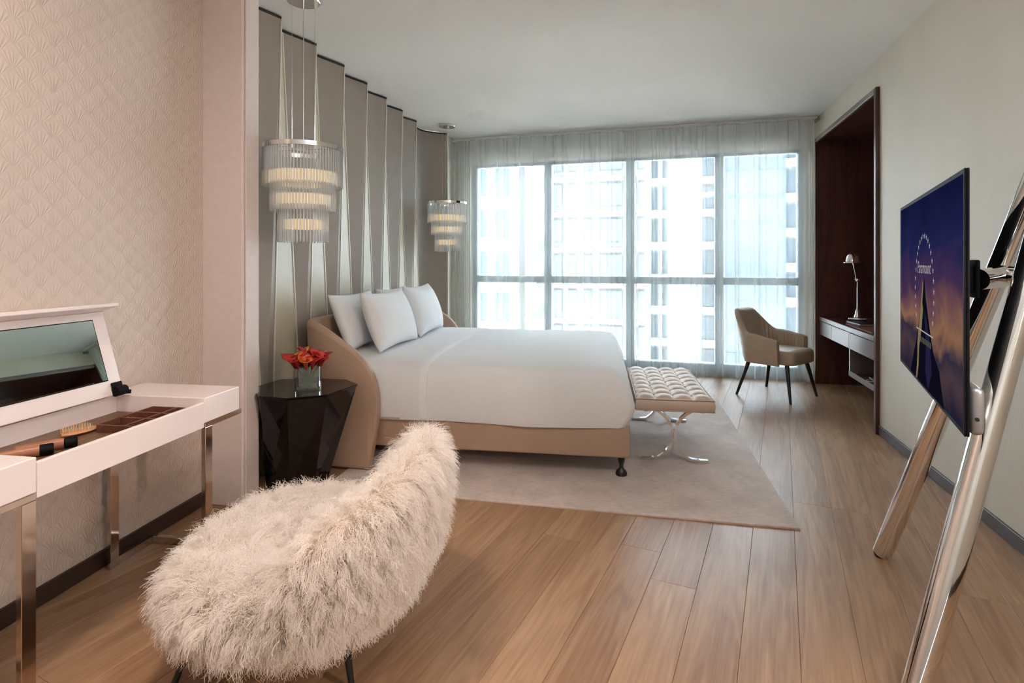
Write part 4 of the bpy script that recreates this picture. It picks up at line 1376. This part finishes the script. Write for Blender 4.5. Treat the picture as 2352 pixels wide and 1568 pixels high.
def grow_fur(name, me, count, seed, length, avoid=None):
    rgn = np.random.default_rng(seed)
    me.calc_loop_triangles()
    nv = len(me.vertices)
    co = np.empty(nv * 3, 'f'); me.vertices.foreach_get('co', co); co = co.reshape(-1, 3)
    no = np.empty(nv * 3, 'f'); me.vertices.foreach_get('normal', no); no = no.reshape(-1, 3)
    nt_ = len(me.loop_triangles)
    tr_ = np.empty(nt_ * 3, 'i'); me.loop_triangles.foreach_get('vertices', tr_); tr_ = tr_.reshape(-1, 3)
    A, B, C = co[tr_[:, 0]], co[tr_[:, 1]], co[tr_[:, 2]]
    ar = np.linalg.norm(np.cross(B - A, C - A), axis=1)
    zc_ = (A[:, 2] + B[:, 2] + C[:, 2]) / 3
    nz_ = np.cross(B - A, C - A)[:, 2] / np.maximum(ar, 1e-9)
    ar = np.where((nz_ < -.75) & (zc_ < .28), ar * .12, ar)
    pol = np.empty(nt_, 'i'); me.loop_triangles.foreach_get('polygon_index', pol)
    lt_ = np.empty(len(me.polygons), 'i'); me.polygons.foreach_get('loop_total', lt_)
    ar = np.where(lt_[pol] > 4, 0, ar)      # nothing grows on the hidden end caps
    idx = rgn.choice(nt_, count, p=ar / ar.sum())
    r1 = np.sqrt(rgn.random(count)); r2 = rgn.random(count)
    w = np.stack([1 - r1, r1 * (1 - r2), r1 * r2], 1)[:, :, None]
    pos = (co[tr_[idx]] * w).sum(1)
    nor = (no[tr_[idx]] * w).sum(1); nor /= np.linalg.norm(nor, axis=1, keepdims=True) + 1e-9
    # locks: strands lean together within a cell
    cell = np.floor(pos / .022).astype(int)
    hsh = (cell[:, 0] * 73856093 ^ cell[:, 1] * 19349663 ^ cell[:, 2] * 83492791) & 0xffff
    tab = rgn.normal(0, 1, (65536, 3))
    lock = tab[hsh]
    lock_ph = tab[hsh][:, 0] * 3
    down = np.array([0, 0, -1.])
    K = 9
    ln = length * (.7 + .6 * rgn.random(count)) * (1 + .15 * tab[hsh][:, 1].clip(-1.5, 1.5))
    d0 = nor + lock * .48 + rgn.normal(0, .16, (count, 3))
    d0 /= np.linalg.norm(d0, axis=1, keepdims=True)
    t1 = np.cross(d0, rgn.normal(0, 1, (count, 3))); t1 /= np.linalg.norm(t1, axis=1, keepdims=True) + 1e-9
    t2 = np.cross(d0, t1)
    P = np.empty((count, K, 3), 'f')
    cur = pos - nor * .003
    dr = d0.copy()
    fr = 10 + 5 * rgn.random(count)
    for k in range(K):
        s = k / (K - 1)
        amp = (.0042 * s ** .8)[..., None] if hasattr(s, 'shape') else .0062 * s ** .8
        ph_ = fr * s + lock_ph + rgn.normal(0, .25, count)
        P[:, k] = cur + amp * (np.cos(ph_)[:, None] * t1 + np.sin(ph_)[:, None] * t2)
        dr = dr + down * (.13 + .12 * s)
        # keep the strand outside its own skin
        ndot = (dr * nor).sum(1, keepdims=True)
        dr = np.where(ndot < .12, dr + (.12 - ndot) * nor, dr)
        dr /= np.linalg.norm(dr, axis=1, keepdims=True)
        cur = cur + dr * (ln / (K - 1))[:, None]
    hc = bpy.data.hair_curves.new(name)
    hc.add_curves([K] * count)
    hc.attributes['position'].data.foreach_set('vector', P.reshape(-1))
    rad = np.tile(np.linspace(1, .35, K) ** .8, count) * .00062
    ra = hc.attributes.get('radius') or hc.attributes.new('radius', 'FLOAT', 'POINT')
    ra.data.foreach_set('value', rad.astype('f'))
    hc.materials.append(M_['fur'])
    o = bpy.data.objects.new(name, hc)
    COL.objects.link(o)
    o['kind'] = 'stuff'
    return o
for par, cnt, sd_ in ((seat_o, 75000, 1), (back_o, 60000, 2)):
    fo_ = grow_fur('fur', par.data, cnt, sd_, .070)
    fo_.parent = par
# four splayed legs; feet measured in the room, turned into the chair's own axes
inv = Matrix.Rotation(-FPHI, 3, 'Z')
for wx, wy in ((-.985, 2.085), (-.965, 1.56), (-1.50, 1.385), (-1.53, 1.95)):
    lf = inv @ (Vector((wx, wy, 0)) - FC)
    tp = Vector((lf.x * .72, lf.y * .72, .285))
    MB().tube([tuple(tp), tuple(lf)], [.0155, .0095], 14).build('leg', 'black', fc, True, sharp=50)
